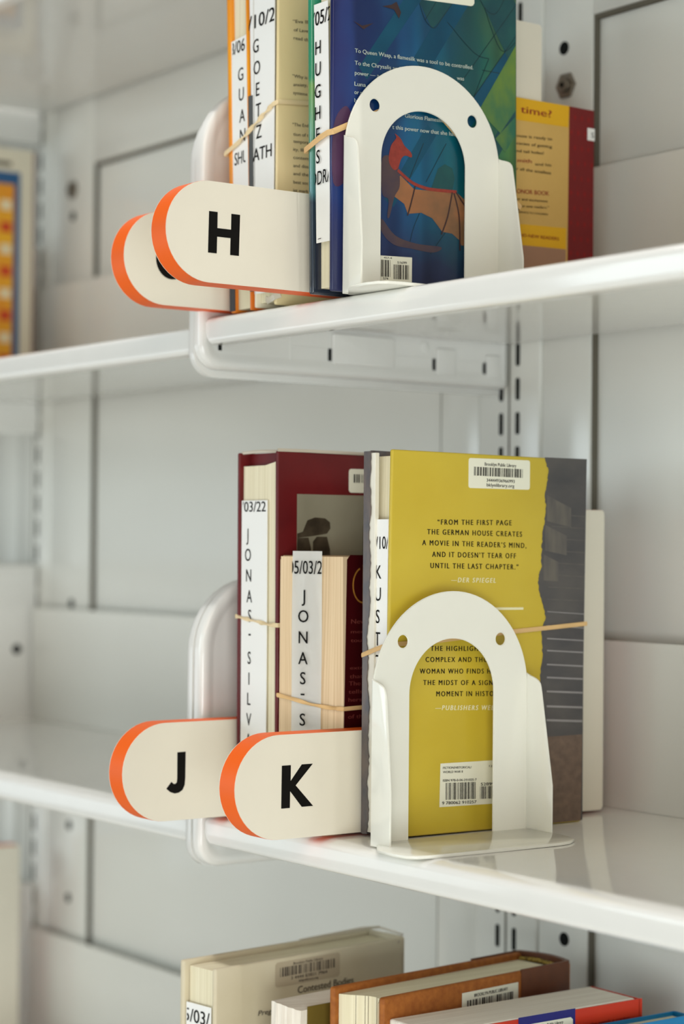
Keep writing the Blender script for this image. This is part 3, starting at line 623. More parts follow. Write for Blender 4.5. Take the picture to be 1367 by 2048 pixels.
for P in ([(0.0222, 0.1850), (0.0265, 0.1862), (0.030, 0.1935), (0.036, 0.1955), (0.044, 0.1950), (0.0478, 0.1925), (0.0482, 0.1885), (0.0455, 0.1852), (0.034, 0.1835), (0.0222, 0.1822)],
          [(0.0222, 0.1822), (0.0310, 0.1825), (0.0330, 0.176), (0.0330, 0.160), (0.0222, 0.160)], [(0.0345, 0.160), (0.0345, 0.180), (0.0375, 0.1832), (0.0455, 0.1832), (0.0480, 0.175), (0.0485, 0.160)],
          [(0.074, 0.16), (0.0745, 0.190), (0.0765, 0.1975), (0.082, 0.1985), (0.088, 0.195), (0.090, 0.16)]):
    bm = bmesh.new(); flat(bm, [(xm(z)+0.0001, y, z) for y, z in P]); finish('printed_stone', bm, 'stone', s)
bm = bmesh.new(); prism(bm, rrect(0.0628, 0.110, 0.2120, 0.2274, 0.002, 4), 'x', 0.0688, 0.0693); s = part(t, 'library_sticker', bm, 'sticker', False, 'pale barcode sticker')
bm = bmesh.new(); bars(bm, (0.0695, 0.0665, 0.2240), (0.0695, 0.106, 0.2240), (0.0695, 0.106, 0.2185), (0.0695, 0.0665, 0.2185), 30, 9); finish('sticker_print', bm, 'ink', s)
t = thing('paper_slip', 'long white paper slip on the maroon hardcover\'s fore edge', 'paper slip', (0.04, 0.009, 0.10), SLIPS)
bm = bmesh.new(); slab(bm, [(0.0088, 0.004), (0.0094, 0.004), (0.0094, 0.2062), (0.0088, 0.2062)], 0.0268, 0.0560, -0.0012, 0.0); finish('slip_sheet', bm, 'slip', t)
bm = bmesh.new(); tslip(bm, [(c, x+0.0010, z, 0.0084) for c, x, z in (("J", 0.0318, 0.1844), ("O", 0.0326, 0.1714), ("N", 0.0336, 0.1581), ("A", 0.0346, 0.1447), ("S", 0.0352, 0.1321), ("-", 0.0354, 0.1172), ("S", 0.0352, 0.1051), ("I", 0.0350, 0.0917), ("L", 0.0352, 0.0787), ("V", 0.0352, 0.0655), ("A", 0.0350, 0.0523))], 0.0086)
text(bm, "/03/22", (0.0252, 0.0086, 0.1990), (1, 0, 0.0), (0, 0, 1), 0.0285, 0.0068, clip=(0.0022, 0.0285)); finish('slip_lettering', bm, 'black', t)
band('pale rubber band round the maroon hardcover, twisted at the front', [(0.0222, 0.0070, 0.1312), (0.0330, 0.0076, 0.1300), (0.0450, 0.0076, 0.1285), (0.0580, 0.0076, 0.1272), (0.0707, 0.0068, 0.1270), (0.0712, 0.09, 0.128), (0.0712, 0.1706, 0.129), (0.045, 0.1706, 0.13), (0.0222, 0.1706, 0.131), (0.0222, 0.09, 0.131)], 0.0015, 'rubber_pale', lambda f: 1.4*math.sin(f*26) if f < 0.36 else 0)

# --- thick dark red paperback (cocked spine: slanted fore edge)
t = book('thick small dark red paperback between the J and K dividers', (0.092, 0.07, 0))
def cocked(x0, x1, y0, y1, b0, b1, z0, z1, r=0.004, tw=0.0):
    """block whose fore edge slants from (x0,y0) to (x1,y1)"""
    b = bmesh.new(); n = 16
    def ring(z, s):
        o = []
        for k in range(n+1):
            f = k/n; bulge = 0.0012*math.sin(f*math.pi*2.2)*s
            o.append((x0+(x1-x0)*f, y0+(y1-y0)*f+bulge, z))
        return o+[(x1, b1, z), (x0, b0, z)]
    rs = [[b.verts.new(p) for p in ring(z0+(z1-z0)*q/6, math.sin(q*0.8))] for q in range(7)]
    m = len(rs[0])
    for A, B in zip(rs, rs[1:]):
        for i in range(m): b.faces.new([A[i], A[(i+1) % m], B[(i+1) % m], B[i]])
    b.faces.new(rs[0][::-1]); b.faces.new(rs[-1]); return b
part(t, 'page_block', cocked(0.0740, 0.1094, 0.0068, 0.0300, 0.110, 0.132, 0.001, 0.1706), 'pages_tan')
bm = bmesh.new(); prism(bm, [(0.0300, 0.0008), (0.133, 0.0008), (0.133, 0.1718), (0.0345, 0.1718), (0.0322, 0.1688)], 'x', 0.1096, 0.1102); part(t, 'front_cover', bm, 'maroon_dark')
bm = bmesh.new(); prism(bm, [(0.0070, 0.0008), (0.111, 0.0008), (0.111, 0.1712), (0.0095, 0.1712), (0.0070, 0.1685)], 'x', 0.0732, 0.0738); part(t, 'back_cover', bm, 'pages_tan')
bm = bmesh.new(); hexa(bm, [(0.0734, 0.1100, 0.0008), (0.1098, 0.132, 0.0008), (0.1098, 0.1330, 0.0008), (0.0734, 0.111, 0.0008), (0.0734, 0.1100, 0.1716), (0.1098, 0.132, 0.1716), (0.1098, 0.1330, 0.1716), (0.0734, 0.111, 0.1716)]); part(t, 'spine', bm, 'maroon_dark')
bm = bmesh.new(); xa = 0.11035; cc = V((xa, 0.0445, 0.1545))
path = [(xa, 0.0445+0.0085*math.cos(math.radians(a)), 0.1530+0.0115*math.sin(math.radians(a))) for a in range(110, 300, 10)]
for a, b in zip(path, path[1:]):
    k = 0.0011; ca, cb_ = V(a)-V((xa, 0.0445, 0.153)), V(b)-V((xa, 0.0445, 0.153))
    flat(bm, [V(a), V(b), V(b)-cb_.normalized()*k, V(a)-ca.normalized()*k])
flat(bm, [(xa, 0.0440, 0.166), (xa, 0.0448, 0.166), (xa, 0.0448, 0.140), (xa, 0.0440, 0.140)]); part(t, 'gold_emblem', bm, 'gold', False, 'gold crescent emblem')
MR = [("New Yo", 0.0352, 0.055, 0.1290, 0.1290, 0.0030), ("memor", 0.0350, 0.054, 0.1230, 0.1230, 0.0022), ("tour de", 0.0350, 0.054, 0.1175, 0.1175, 0.0024), ("James", 0.0348, 0.052, 0.1118, 0.1118, 0.0028), ("Clavell", 0.0346, 0.052, 0.1060, 0.1060, 0.0028), ("extraord", 0.0346, 0.056, 0.1005, 0.1005, 0.0022), ("that the", 0.0344, 0.055, 0.0950, 0.0950, 0.0026),
      ("The year", 0.0338, 0.055, 0.0905, 0.0905, 0.0028), ("tells his", 0.0336, 0.054, 0.0855, 0.0855, 0.0026), ("hers is a", 0.0336, 0.054, 0.0805, 0.0805, 0.0026), ("knowled", 0.0334, 0.055, 0.0755, 0.0755, 0.0026), ("of the w", 0.0334, 0.054, 0.0700, 0.0700, 0.0026)]
MR = [r for r in MR if r[0] not in ("James", "Clavell")]
part(t, 'printed_blurb', cover_lines(MR[:5], xa), 'maroon_ink'); part(t, 'printed_blurb', cover_lines(MR[5:], xa), 'maroon_ink')
t = thing('paper_slip', 'wide white paper slip on the dark red paperback\'s tan pages', 'paper slip', (0.09, 0.015, 0.10), SLIPS)
dirf = V((0.0354, 0.0232, 0)).normalized(); nf = V((dirf.y, -dirf.x, 0))
def onf(d, z, o=0.0014): return V((0.0740, 0.0068, 0))+dirf*d+nf*o+V((0, 0, z))
b = bmesh.new(); n = 8; d0, d1 = 0.0085, 0.0285
cols = [[onf(d0+(d1-d0)*k/n, z, 0.0016+0.0004*math.sin(k*1.3+z*60)) for z in [0.004+0.170*j/10 for j in range(11)]] for k in range(n+1)]
g = [[b.verts.new(p) for p in c] for c in cols]
for k in range(n):
    for j in range(10): b.faces.new([g[k][j], g[k+1][j], g[k+1][j+1], g[k][j+1]])
ret = bmesh.ops.solidify(b, geom=b.faces[:], thickness=-0.0002); finish('slip_sheet', b, 'slip', t, True)
b = bmesh.new()
for s, z in (("J", 0.1462), ("O", 0.1335), ("N", 0.1203), ("A", 0.1073), ("S", 0.0948), ("-", 0.082), ("S", 0.0690), ("I", 0.056)):
    vs, fs, asp = text_polys(s); cap = 0.0080; w = 0.0026 if s == '-' else asp*cap*0.85
    text(b, s, onf(0.0165-w/2, z-(0 if s == '-' else cap/2), 0.0026), dirf, (0, 0, 1), w, cap)
text(b, "05/03/22", onf(0.0062, 0.1598, 0.0026), dirf, (0, 0, 1), 0.0265, 0.0086, clip=(0.0025, 0.0222)); finish('slip_lettering', b, 'black', t)
band('tan rubber band round the dark red paperback', [tuple(onf(-0.0012, 0.0835, 0.0018)), tuple(onf(0.010, 0.0815, 0.0030)), tuple(onf(0.022, 0.0785, 0.0030)), tuple(onf(0.034, 0.0768, 0.0026)), tuple(onf(0.0432, 0.0762, 0.0012)), (0.1108, 0.08, 0.078), (0.1108, 0.1338, 0.080), (0.0727, 0.1118, 0.082), (0.0727, 0.06, 0.083)], 0.0014, 'rubber', lambda f: 0.9*math.sin(f*20) if f < 0.4 else 0)

# --- blue jacketed hardcover on the upper shelf
t = book('blue and green jacketed hardcover standing behind the upper bookend', (0.135, 0.06, ZU))
CB = [(-0.0086, ZU+0.0012), (0.1372, ZU+0.0018), (0.1350, ZU+0.2200), (-0.0100, ZU+0.2190)]
XB = 0.1478
bm = bmesh.new(); slab(bm, CB, 0.1445, XB, 0, 0.0011, 3); part(t, 'front_cover', bm, 'art', True)
bm = bmesh.new(); slab(bm, CB, 0.1234, 0.1276, -0.0030, 0.0014, 3); part(t, 'back_cover', bm, 'edge_art', True, 'green to navy cover board')
bm = bmesh.new(); slab(bm, [(-0.0040, ZU+0.0045), (0.135, ZU+0.005), (0.133, ZU+0.215), (-0.0055, ZU+0.214)], 0.1300, 0.1446, -0.0008, 0.0003); part(t, 'page_block', bm, 'pages')
bm = bmesh.new(); slab(bm, [(-0.0062, ZU+0.004), (-0.0030, ZU+0.004), (-0.0030, ZU+0.045), (-0.0062, ZU+0.045)], 0.1276, 0.1302, -0.0005, 0.0002); part(t, 'inner_flap', bm, 'navy_dark')
bm = bmesh.new(); slab(bm, [(0.1345, ZU+0.002), (0.1375, ZU+0.002), (0.1352, ZU+0.2195), (0.1322, ZU+0.2195)], 0.1236, XB-0.0002, 0, 0.0012, 3); part(t, 'spine', bm, 'art', True)
BT = [("To Queen Wasp, a flamesilk was a tool to be controlled.", 0.0065, 0.0990, 0.1462, 0.1492, 0.0026), ("To the Chrysalis and", 0.0065, 0.0411, 0.1388, 0.1400, 0.0026), ("was", 0.0859, 0.0917, 0.1409, 0.1412, 0.0025), ("power — a v", 0.0066, 0.0280, 0.1328, 0.1336, 0.0026), ("Luna di", 0.0064, 0.0196, 0.1261, 0.1266, 0.0026), ("or a s", 0.0064, 0.0146, 0.1211, 0.1214, 0.0026), ("bl", 0.0065, 0.0092, 0.1161, 0.1161, 0.0026), ("Glorious Flamesilk", 0.0450, 0.0751, 0.1119, 0.1127, 0.0026), ("t this power now that she had", 0.0354, 0.0854, 0.1037, 0.1054, 0.0026)]
xa = XB+0.0004
part(t, 'printed_blurb', cover_lines(BT, xa, ZU), 'blue_ink', False, 'pale lettering')
def spline(P, closed=True, n=5):
    """rounded outline through the points"""
    P = [V((p[0], p[1])) for p in P]; out = []; m = len(P)
    for i in range(m if closed else m-1):
        p0 = P[i-1] if closed or i else P[0]; p1, p2 = P[i], P[(i+1) % m]; p3 = P[(i+2) % m] if closed or i+2 < m else P[-1]
        for k in range(n):
            q = k/n; out.append(0.5*(2*p1+(p2-p0)*q+(2*p0-5*p1+4*p2-p3)*q*q+(3*p1-p0-3*p2+p3)*q**3))
    if not closed: out.append(P[-1])
    return out
def art(name, polys, m, x, label=None, soft=False):
    for P in polys:
        b = bmesh.new(); flat(b, [(x, y, z+ZU) for y, z in (spline(P) if soft else P)]); part(t, name, b, m, False, label)
def strokes(name, lines, w, m, x):
    for P in lines:
        b = bmesh.new(); P = spline(P, False)
        for (a, c) in zip(P, P[1:]):
            d = V((0, c[0]-a[0], c[1]-a[1])).normalized(); nn = V((0, -d.z, d.y))*w/2; A = V((x, a[0], a[1]+ZU)); B = V((x, c[0], c[1]+ZU))
            flat(b, [A-nn, B-nn, B+nn, A+nn])
        part(t, name, b, m)
art('printed_prism', [[(0.066, 0.070), (0.0715, 0.0835), (0.0770, 0.0870), (0.0830, 0.0850), (0.0850, 0.0790), (0.0830, 0.070)], [(0.098, 0.205), (0.128, 0.160), (0.1345, 0.170), (0.1345, 0.196), (0.1200, 0.215)], [(0.0560, 0.1845), (0.066, 0.170), (0.073, 0.176), (0.100, 0.215), (0.078, 0.215)], [(0.108, 0.095), (0.1345, 0.135), (0.1345, 0.118), (0.118, 0.093)]], 'crystal', xa-0.0003)
art('printed_prism', [[(0.052, 0.150), (0.060, 0.141), (0.068, 0.150), (0.112, 0.214), (0.095, 0.214)], [(0.010, 0.138), (0.016, 0.131), (0.060, 0.190), (0.052, 0.196)], [(0.030, 0.060), (0.037, 0.056), (0.070, 0.104), (0.063, 0.110)], [(0.084, 0.112), (0.092, 0.106), (0.1345, 0.158), (0.1345, 0.170), (0.128, 0.168)]], 'prism_deep', xa-0.00035)
art('printed_light', [[(0.104, 0.124), (0.1345, 0.170), (0.1345, 0.128), (0.122, 0.112)], [(0.1345, 0.112), (0.126, 0.100), (0.118, 0.108), (0.1345, 0.124)]], 'crystal_lit', xa-0.0002)
strokes('printed_contour', [[(0.056, 0.184), (0.0605, 0.1745), (0.0675, 0.1705), (0.0725, 0.176)], [(0.0605, 0.1745), (0.088, 0.215)], [(0.0725, 0.176), (0.103, 0.215)], [(0.098, 0.205), (0.108, 0.190), (0.118, 0.188), (0.128, 0.205)], [(0.108, 0.190), (0.122, 0.165), (0.1345, 0.172)], [(0.088, 0.138), (0.1345, 0.196)], [(0.1, 0.132), (0.1345, 0.176)], [(0.078, 0.176), (0.100, 0.160), (0.112, 0.158)], [(0.112, 0.158), (0.100, 0.132)], [(0.044, 0.206), (0.052, 0.196), (0.060, 0.200), (0.064, 0.212)], [(0.005, 0.200), (0.012, 0.193), (0.030, 0.213)], [(0.118, 0.126), (0.126, 0.118), (0.1345, 0.117)], [(0.1065, 0.150), (0.1345, 0.150)], [(0.066, 0.070), (0.054, 0.048), (0.05, 0.036)], [(0.084, 0.052), (0.066, 0.03)], [(0.060, 0.098), (0.045, 0.066)], [(0.078, 0.100), (0.062, 0.074)]], 0.00045, 'crystal_line', xa-0.00025)
art('printed_bird', [[(0.027, 0.1775), (0.034, 0.1795), (0.038, 0.1820), (0.0415, 0.176), (0.040, 0.172), (0.036, 0.177)], [(0.005, 0.1652), (0.012, 0.1632), (0.0205, 0.1662), (0.013, 0.1612)]], 'wing_rib', xa-0.0001)
# plain russet fan motif behind the arch opening
FAN = [(0.0300, 0.0660), (0.0422, 0.0760), (0.0528, 0.0686), (0.0685, 0.0692), (0.0865, 0.0703), (0.0945, 0.0655), (0.0955, 0.0376), (0.0905, 0.0376), (0.0897, 0.0403), (0.0831, 0.0442), (0.0752, 0.0446), (0.0672, 0.0522), (0.0586, 0.0547), (0.048, 0.053), (0.0452, 0.0588), (0.0368, 0.0629)]
art('printed_fan', [FAN], 'wing', xa-0.0002, 'russet fan shape')
strokes('printed_spar', [[(0.0400, 0.0790), (0.0455, 0.0755), (0.0521, 0.0722), (0.0600, 0.0705), (0.0677, 0.0700), (0.0865, 0.0706)]], 0.0020, 'wing_spar', xa-0.0001)
strokes('printed_rib', [[(0.0829, 0.0700), (0.0794, 0.0546), (0.0745, 0.0428)], [(0.0843, 0.0696), (0.0885, 0.0555), (0.0894, 0.0341)], [(0.0535, 0.0706), (0.0501, 0.0588), (0.0477, 0.0519)], [(0.0860, 0.0703), (0.0945, 0.0610)]], 0.0010, 'wing_rib', xa)
art('printed_swirl', [[(0.028, 0.0480), (0.0384, 0.0388), (0.0546, 0.0353), (0.0745, 0.0349), (0.0681, 0.0310), (0.0511, 0.0318), (0.037, 0.0332), (0.028, 0.0400)], [(0.028, 0.0850), (0.0385, 0.0860), (0.0410, 0.0790), (0.0415, 0.0690), (0.0375, 0.0620), (0.034, 0.0500), (0.0322, 0.0500), (0.033, 0.0600), (0.028, 0.0640)]], 'umber', xa-0.00015, None, True)
art('printed_flame', [[(0.0330, 0.0840), (0.0345, 0.0930), (0.0385, 0.0985), (0.0375, 0.1010), (0.0420, 0.0985), (0.0450, 0.0945), (0.0500, 0.0910), (0.0505, 0.0880), (0.0455, 0.0885), (0.0425, 0.0860), (0.0400, 0.0800), (0.0365, 0.0790)]], 'wing_spar', xa-0.0001, None, True)
art('printed_bloom', [[(-0.0085, 0.100), (0.000, 0.113), (0.006, 0.106), (0.010, 0.094), (0.002, 0.070), (-0.0085, 0.066)]], 'plum', xa-0.0003, None, True)
bm = bmesh.new(); flat(bm, [(xa, 0.0180, 0.0252+ZU), (xa, 0.0515, 0.0264+ZU), (xa, 0.0514, 0.0110+ZU), (xa, 0.0180, 0.0098+ZU)]); s = part(t, 'barcode_box', bm, 'sticker', False, 'pale yellow barcode box')
xs = xa+0.0001
bm = cover_lines([("457-4", 0.0295, 0.0358, 0.0239, 0.0241, 0.0011), ("51699", 0.0400, 0.0473, 0.0216, 0.0220, 0.0015), ("574", 0.0293, 0.0331, 0.0110, 0.0111, 0.0015)], xs, ZU)
bars(bm, (xs, 0.0200, 0.0227+ZU), (xs, 0.0354, 0.0233+ZU), (xs, 0.0355, 0.0130+ZU), (xs, 0.0200, 0.0124+ZU), 16, 12); bars(bm, (xs, 0.0373, 0.0209+ZU), (xs, 0.0498, 0.0214+ZU), (xs, 0.0498, 0.0126+ZU), (xs, 0.0374, 0.0119+ZU), 13, 13); finish('barcode_print', bm, 'ink', s)
bm = bmesh.new(); prism(bm, [(0.050, 0.1862+ZU), (0.0970, 0.1890+ZU), (0.0986, 0.1896+ZU), (0.0996, 0.1912+ZU), (0.0990, 0.2060+ZU), (0.050, 0.2040+ZU)], 'x', XB, XB+0.0004); part(t, 'library_sticker', bm, 'sticker', False, 'white barcode sticker')
t = thing('paper_slip', 'white paper slip on the blue book\'s fore edge', 'paper slip', (0.137, -0.008, ZU+0.1), SLIPS)
b = bmesh.new(); slab(b, [(-0.0080, ZU+0.0316), (-0.0076, ZU+0.0316), (-0.0088, ZU+0.1737), (-0.0092, ZU+0.1766)], 0.1304, 0.1448, -0.0030, 0.0); finish('slip_sheet', b, 'slip', t)
b = bmesh.new(); tslip(b, [(c, x+0.0012, z+ZU, 0.0086) for c, x, z in (("H", 0.1312, 0.1498), ("U", 0.1314, 0.1368), ("G", 0.1313, 0.1233), ("H", 0.1315, 0.1101), ("E", 0.1320, 0.0971), ("S", 0.1322, 0.0836))], -0.0095, 0.06)
text(b, "/05/22", (0.1262, -0.0096, ZU+0.1630), (1, 0, 0.06), (0, 0, 1), 0.0255, 0.0090, clip=(0.0020, 0.0182)); text(b, "ODRA", (0.1262, -0.0093, ZU+0.0660), (1, 0, 0.06), (0, 0, 1), 0.0215, 0.0088, clip=(0.0040, 0.0180)); text(b, "_", (0.1330, -0.0088, ZU+0.0345), (1, 0, 0.05), (0, 0, 1), 0.0034, 0.006)
finish('slip_lettering', b, 'black', t)
band('tan rubber band round the blue book', [(0.1205, -0.0105, ZU+0.0890), (0.1270, -0.0112, ZU+0.0905), (0.1370, -0.0112, ZU+0.0940), (0.1450, -0.0108, ZU+0.0960), (0.1490, -0.0098, ZU+0.0962), (0.1490, 0.0575, ZU+0.128), (0.1490, 0.1385, ZU+0.066), (0.136, 0.1390, ZU+0.068), (0.1205, 0.1385, ZU+0.072), (0.1205, 0.06, ZU+0.093)], 0.0019)

# --- yellow and red small book pushed back on the upper shelf
t = book('small tan and yellow book with dark red spine edge, pushed back on the upper shelf', (0.116, 0.18, ZU))
def yb(z): return 0.2300
XR = 0.1186
bm = bmesh.new(); box(bm, XR-0.0006, XR, 0.138, 0.2300, ZU+0.001, ZU+0.1455, 0.0002); part(t, 'front_cover', bm, 'tan')
bm = bmesh.new(); box(bm, 0.1133, 0.1139, 0.138, 0.2300, ZU+0.001, ZU+0.1455, 0.0002); part(t, 'back_cover', bm, 'tan')
bm = bmesh.new(); box(bm, 0.1139, XR-0.0006, 0.1385, 0.228, ZU+0.001, ZU+0.145); part(t, 'page_block', bm, 'pages')
bm = bmesh.new(); box(bm, 0.1133, XR, 0.2285, 0.2305, ZU+0.001, ZU+0.1455, 0.0008); part(t, 'spine', bm, 'deep_red')
xa = XR+0.0001
bm = bmesh.new(); flat(bm, [(xa, 0.2063, ZU+0.001), (xa, 0.2300, ZU+0.001), (xa, 0.2300, ZU+0.1454), (xa, 0.2075, ZU+0.1456)]); part(t, 'red_band', bm, 'deep_red')
bm = bmesh.new(); flat(bm, [(xa, 0.138, ZU+0.1300), (xa, 0.2066, ZU+0.1312), (xa, 0.2075, ZU+0.1456), (xa, 0.138, ZU+0.1452)]); part(t, 'yellow_band', bm, 'sun_yellow'); bm = bmesh.new(); flat(bm, [(xa, 0.138, ZU+0.0476), (xa, 0.2052, ZU+0.0490), (xa, 0.2054, ZU+0.0632), (xa, 0.138, ZU+0.0612)]); part(t, 'yellow_band', bm, 'sun_yellow')
bm = bmesh.new(); flat(bm, [(xa, 0.138, ZU+0.001), (xa, 0.2050, ZU+0.001), (xa, 0.2052, ZU+0.0489), (xa, 0.138, ZU+0.0475)]); part(t, 'mauve_band', bm, 'mauve')
for row in (("n time?", 0.1549, 0.1916, 0.1356, 0.1357, 0.0050), ("mith", 0.1618, 0.1742, 0.1026, 0.1033, 0.0026), ("ONOR BOOK", 0.1613, 0.1898, 0.0820, 0.0834, 0.0030), ("AND-NEW READERS", 0.1615, 0.1988, 0.0537, 0.0543, 0.0022)):
    part(t, 'printed_title', cover_lines([row], xa+0.0001, ZU), 'red_ink', False, 'dark red lettering')
bm = cover_lines([("ouse is ready to", 0.1609, 0.1922, 0.1192, 0.1206, 0.0020), ("cacies of getting", 0.1610, 0.1921, 0.1142, 0.1154, 0.0020), ("nd tail holes!", 0.1610, 0.1847, 0.1091, 0.1102, 0.0020), ("and his", 0.1772, 0.1916, 0.1022, 0.1031, 0.0020), ("r all the smallest", 0.1611, 0.1915, 0.0973, 0.0977, 0.0020)], xa+0.0001, ZU); part(t, 'printed_blurb', bm, 'ink')
bm = cover_lines([("or and excitement", 0.1613, 0.1886, 0.0775, 0.0787, 0.0017), ("ly for new readers.”", 0.1614, 0.1896, 0.0730, 0.0746, 0.0017), ("SERVICE TO CHILDREN", 0.1629, 0.1887, 0.0692, 0.0702, 0.0012)], xa+0.0001, ZU); part(t, 'printed_blurb', bm, 'ink')
bm = bmesh.new(); box(bm, XR, XR+0.0003, 0.2241, 0.2306, ZU+0.1248, ZU+0.1331); s = part(t, 'call_sticker', bm, 'slip', False, 'small white spine sticker')
bm = cover_lines([("S", 0.2274, 0.2298, 0.1270, 0.1270, 0.0036)], XR+0.0004, ZU); finish('sticker_print', bm, 'ink', s)
bm = bmesh.new(); xx = xa+0.00012
for k in range(14):
    for j in range(4):
        y = 0.2095+0.0062*j+(0.0031 if k % 2 else 0); z = ZU+0.006+0.0102*k
        if y < 0.2290: flat(bm, [(xx, y-0.0011, z), (xx, y, z-0.0022), (xx, y+0.0011, z), (xx, y, z+0.0022)])
part(t, 'printed_diamonds', bm, 'red_ink')

# --- orange book and cream jacketed book at the left of the upper shelf
LEAN = -0.0100
t = book('orange-covered book leaning at the left end of the upper shelf', (0.024, 0.08, ZU))
CO = [(0.0045, ZU), (0.150, ZU), (0.150, ZU+0.232), (0.0045, ZU+0.232)]
bm = bmesh.new(); slab(bm, CO, 0.0168, 0.0215, LEAN, 0.0012, 3); part(t, 'back_cover', bm, 'book_orange', True)
bm = bmesh.new(); slab(bm, [(0.0075, ZU+0.002), (0.149, ZU+0.002), (0.149, ZU+0.229), (0.0075, ZU+0.229)], 0.0217, 0.0395, LEAN, 0.0003); part(t, 'page_block', bm, 'pages')
bm = bmesh.new(); slab(bm, CO, 0.0397, 0.0412, LEAN, 0.0005, 2); part(t, 'front_cover', bm, 'book_orange', True)
bm = bmesh.new(); slab(bm, [(0.1485, ZU), (0.151, ZU), (0.151, ZU+0.232), (0.1485, ZU+0.232)], 0.0168, 0.0412, LEAN, 0.0008); part(t, 'spine', bm, 'book_orange')
bm = bmesh.new(); slab(bm, [(0.0040, ZU+0.001), (0.0046, ZU+0.001), (0.0046, ZU+0.021), (0.0040, ZU+0.021)], 0.0165, 0.0225, -0.0008, 0.0); part(t, 'call_sticker', bm, 'navy_dark', False, 'dark patterned label at the foot')
t = thing('paper_slip', 'white paper slip on the orange book\'s fore edge', 'paper slip', (0.03, 0.005, ZU+0.1), SLIPS)
b = bmesh.new()
zt = 0.1775; hexa(b, [(0.0192, 0.0050, ZU+0.02), (0.0385, 0.0050, ZU+0.02), (0.0385, 0.0056, ZU+0.02), (0.0192, 0.0056, ZU+0.02), (0.0140, 0.0050, ZU+0.1783), (0.0318, 0.0050, ZU+0.1800), (0.0318, 0.0056, ZU+0.1800), (0.0140, 0.0056, ZU+0.1783)]); finish('slip_sheet', b, 'slip', t)
b = bmesh.new(); tslip(b, [(c, x, z+ZU, 0.0088) for c, x, z in (("G", 0.0256, 0.1552), ("U", 0.0266, 0.142), ("A", 0.0278, 0.1278), ("N", 0.0285, 0.1149))], 0.0048, 0.05)
text(b, "8/06", (0.0130, 0.0048, ZU+0.1690), (1, 0, 0.06), (0, 0, 1), 0.0172, 0.0086, clip=(0.0028, 0.0172)); text(b, "SHU", (0.0192, 0.0048, ZU+0.0962), (1, 0, 0.05), (0, 0, 1), 0.0150, 0.0086, clip=(0, 0.0130)); finish('slip_lettering', b, 'black', t)
t = book('cream-jacketed hardcover with dense small print between orange and blue books', (0.058, 0.08, ZU))
L2 = -0.0060
CG = [(0.0050, ZU+0.0012), (0.152, ZU+0.0012), (0.152, ZU+0.226), (0.0050, ZU+0.226)]
bm = bmesh.new(); slab(bm, CG, 0.0655, 0.0682, 0.0, 0.0012, 3); part(t, 'front_cover', bm, 'goetz', True)
bm = bmesh.new(); slab(bm, CG, 0.0440, 0.0462, L2, 0.0008, 2); part(t, 'back_cover', bm, 'board_white', True)
bm = bmesh.new(); slab(bm, [(0.0085, ZU+0.004), (0.150, ZU+0.004), (0.150, ZU+0.223), (0.0085, ZU+0.223)], 0.0463, 0.0655, L2*0.6, 0.0003); part(t, 'page_block', bm, 'pages')
bm = bmesh.new(); slab(bm, [(0.150, ZU+0.0012), (0.1525, ZU+0.0012), (0.1525, ZU+0.226), (0.150, ZU+0.226)], 0.0440, 0.0682, 0, 0.0008); part(t, 'spine', bm, 'goetz')
bm = bmesh.new(); slab(bm, [(0.0042, ZU+0.012), (0.0052, ZU+0.012), (0.0052, ZU+0.1389), (0.0042, ZU+0.1389)], 0.0395, 0.0440, -0.0040, 0.0002); part(t, 'card_flap', bm, 'slate_flap', False, 'slate grey card edge')
GZ = [("“Eva Ill", 0.0161, 0.0283, 0.1818, 0.1831, 0.0022), ("of Lave", 0.0169, 0.0281, 0.1765, 0.1773, 0.0022), ("read th", 0.0168, 0.0282, 0.1713, 0.1716, 0.0022), ("“Why is", 0.0161, 0.0277, 0.1469, 0.1473, 0.0022), ("anxiety,", 0.0169, 0.0278, 0.1415, 0.1424, 0.0022), ("systems", 0.0169, 0.0278, 0.1363, 0.1367, 0.0022), ("“The End", 0.0164, 0.0290, 0.1159, 0.1166, 0.0022), ("tion of t", 0.0172, 0.0291, 0.1098, 0.1104, 0.0022), ("tempora", 0.0173, 0.0291, 0.1053, 0.1058, 0.0022), ("ity, Illou", 0.0173, 0.0292, 0.1001, 0.1006, 0.0022), ("contem", 0.0174, 0.0292, 0.0950, 0.0955, 0.0022), ("and diss", 0.0174, 0.0293, 0.0898, 0.0903, 0.0022), ("and the", 0.0175, 0.0293, 0.0847, 0.0851, 0.0022), ("best soc", 0.0176, 0.0294, 0.0793, 0.0797, 0.0022), ("ist mark", 0.0176, 0.0295, 0.0740, 0.0744, 0.0022)]
for a, b in ((0, 3), (3, 6), (6, 15)): part(t, 'printed_blurb', cover_lines(GZ[a:b], 0.0684, ZU), 'inkgrey')
bm = bmesh.new(); sweep(bm, [(0.0560, 0.0060, ZU+0.006), (0.0610, 0.0040, ZU+0.0040), (0.0690, 0.0035, ZU+0.0060), (0.0720, 0.0060, ZU+0.0075)], 0.0022, 0.0005, False); part(t, 'torn_film', bm, 'film', True, 'torn film at the foot')
t = thing('paper_slip', 'broad white paper slip on the cream-jacketed book\'s fore edge', 'paper slip', (0.052, 0.005, ZU+0.1), SLIPS)
b = bmesh.new(); hexa(b, [(0.0440, 0.0050, ZU+0.01), (0.0652, 0.0050, ZU+0.01), (0.0652, 0.0056, ZU+0.01), (0.0440, 0.0056, ZU+0.01), (0.0342, 0.0050, ZU+0.2195), (0.0636, 0.0050, ZU+0.2195), (0.0636, 0.0056, ZU+0.2195), (0.0342, 0.0056, ZU+0.2195)]); finish('slip_sheet', b, 'slip', t)
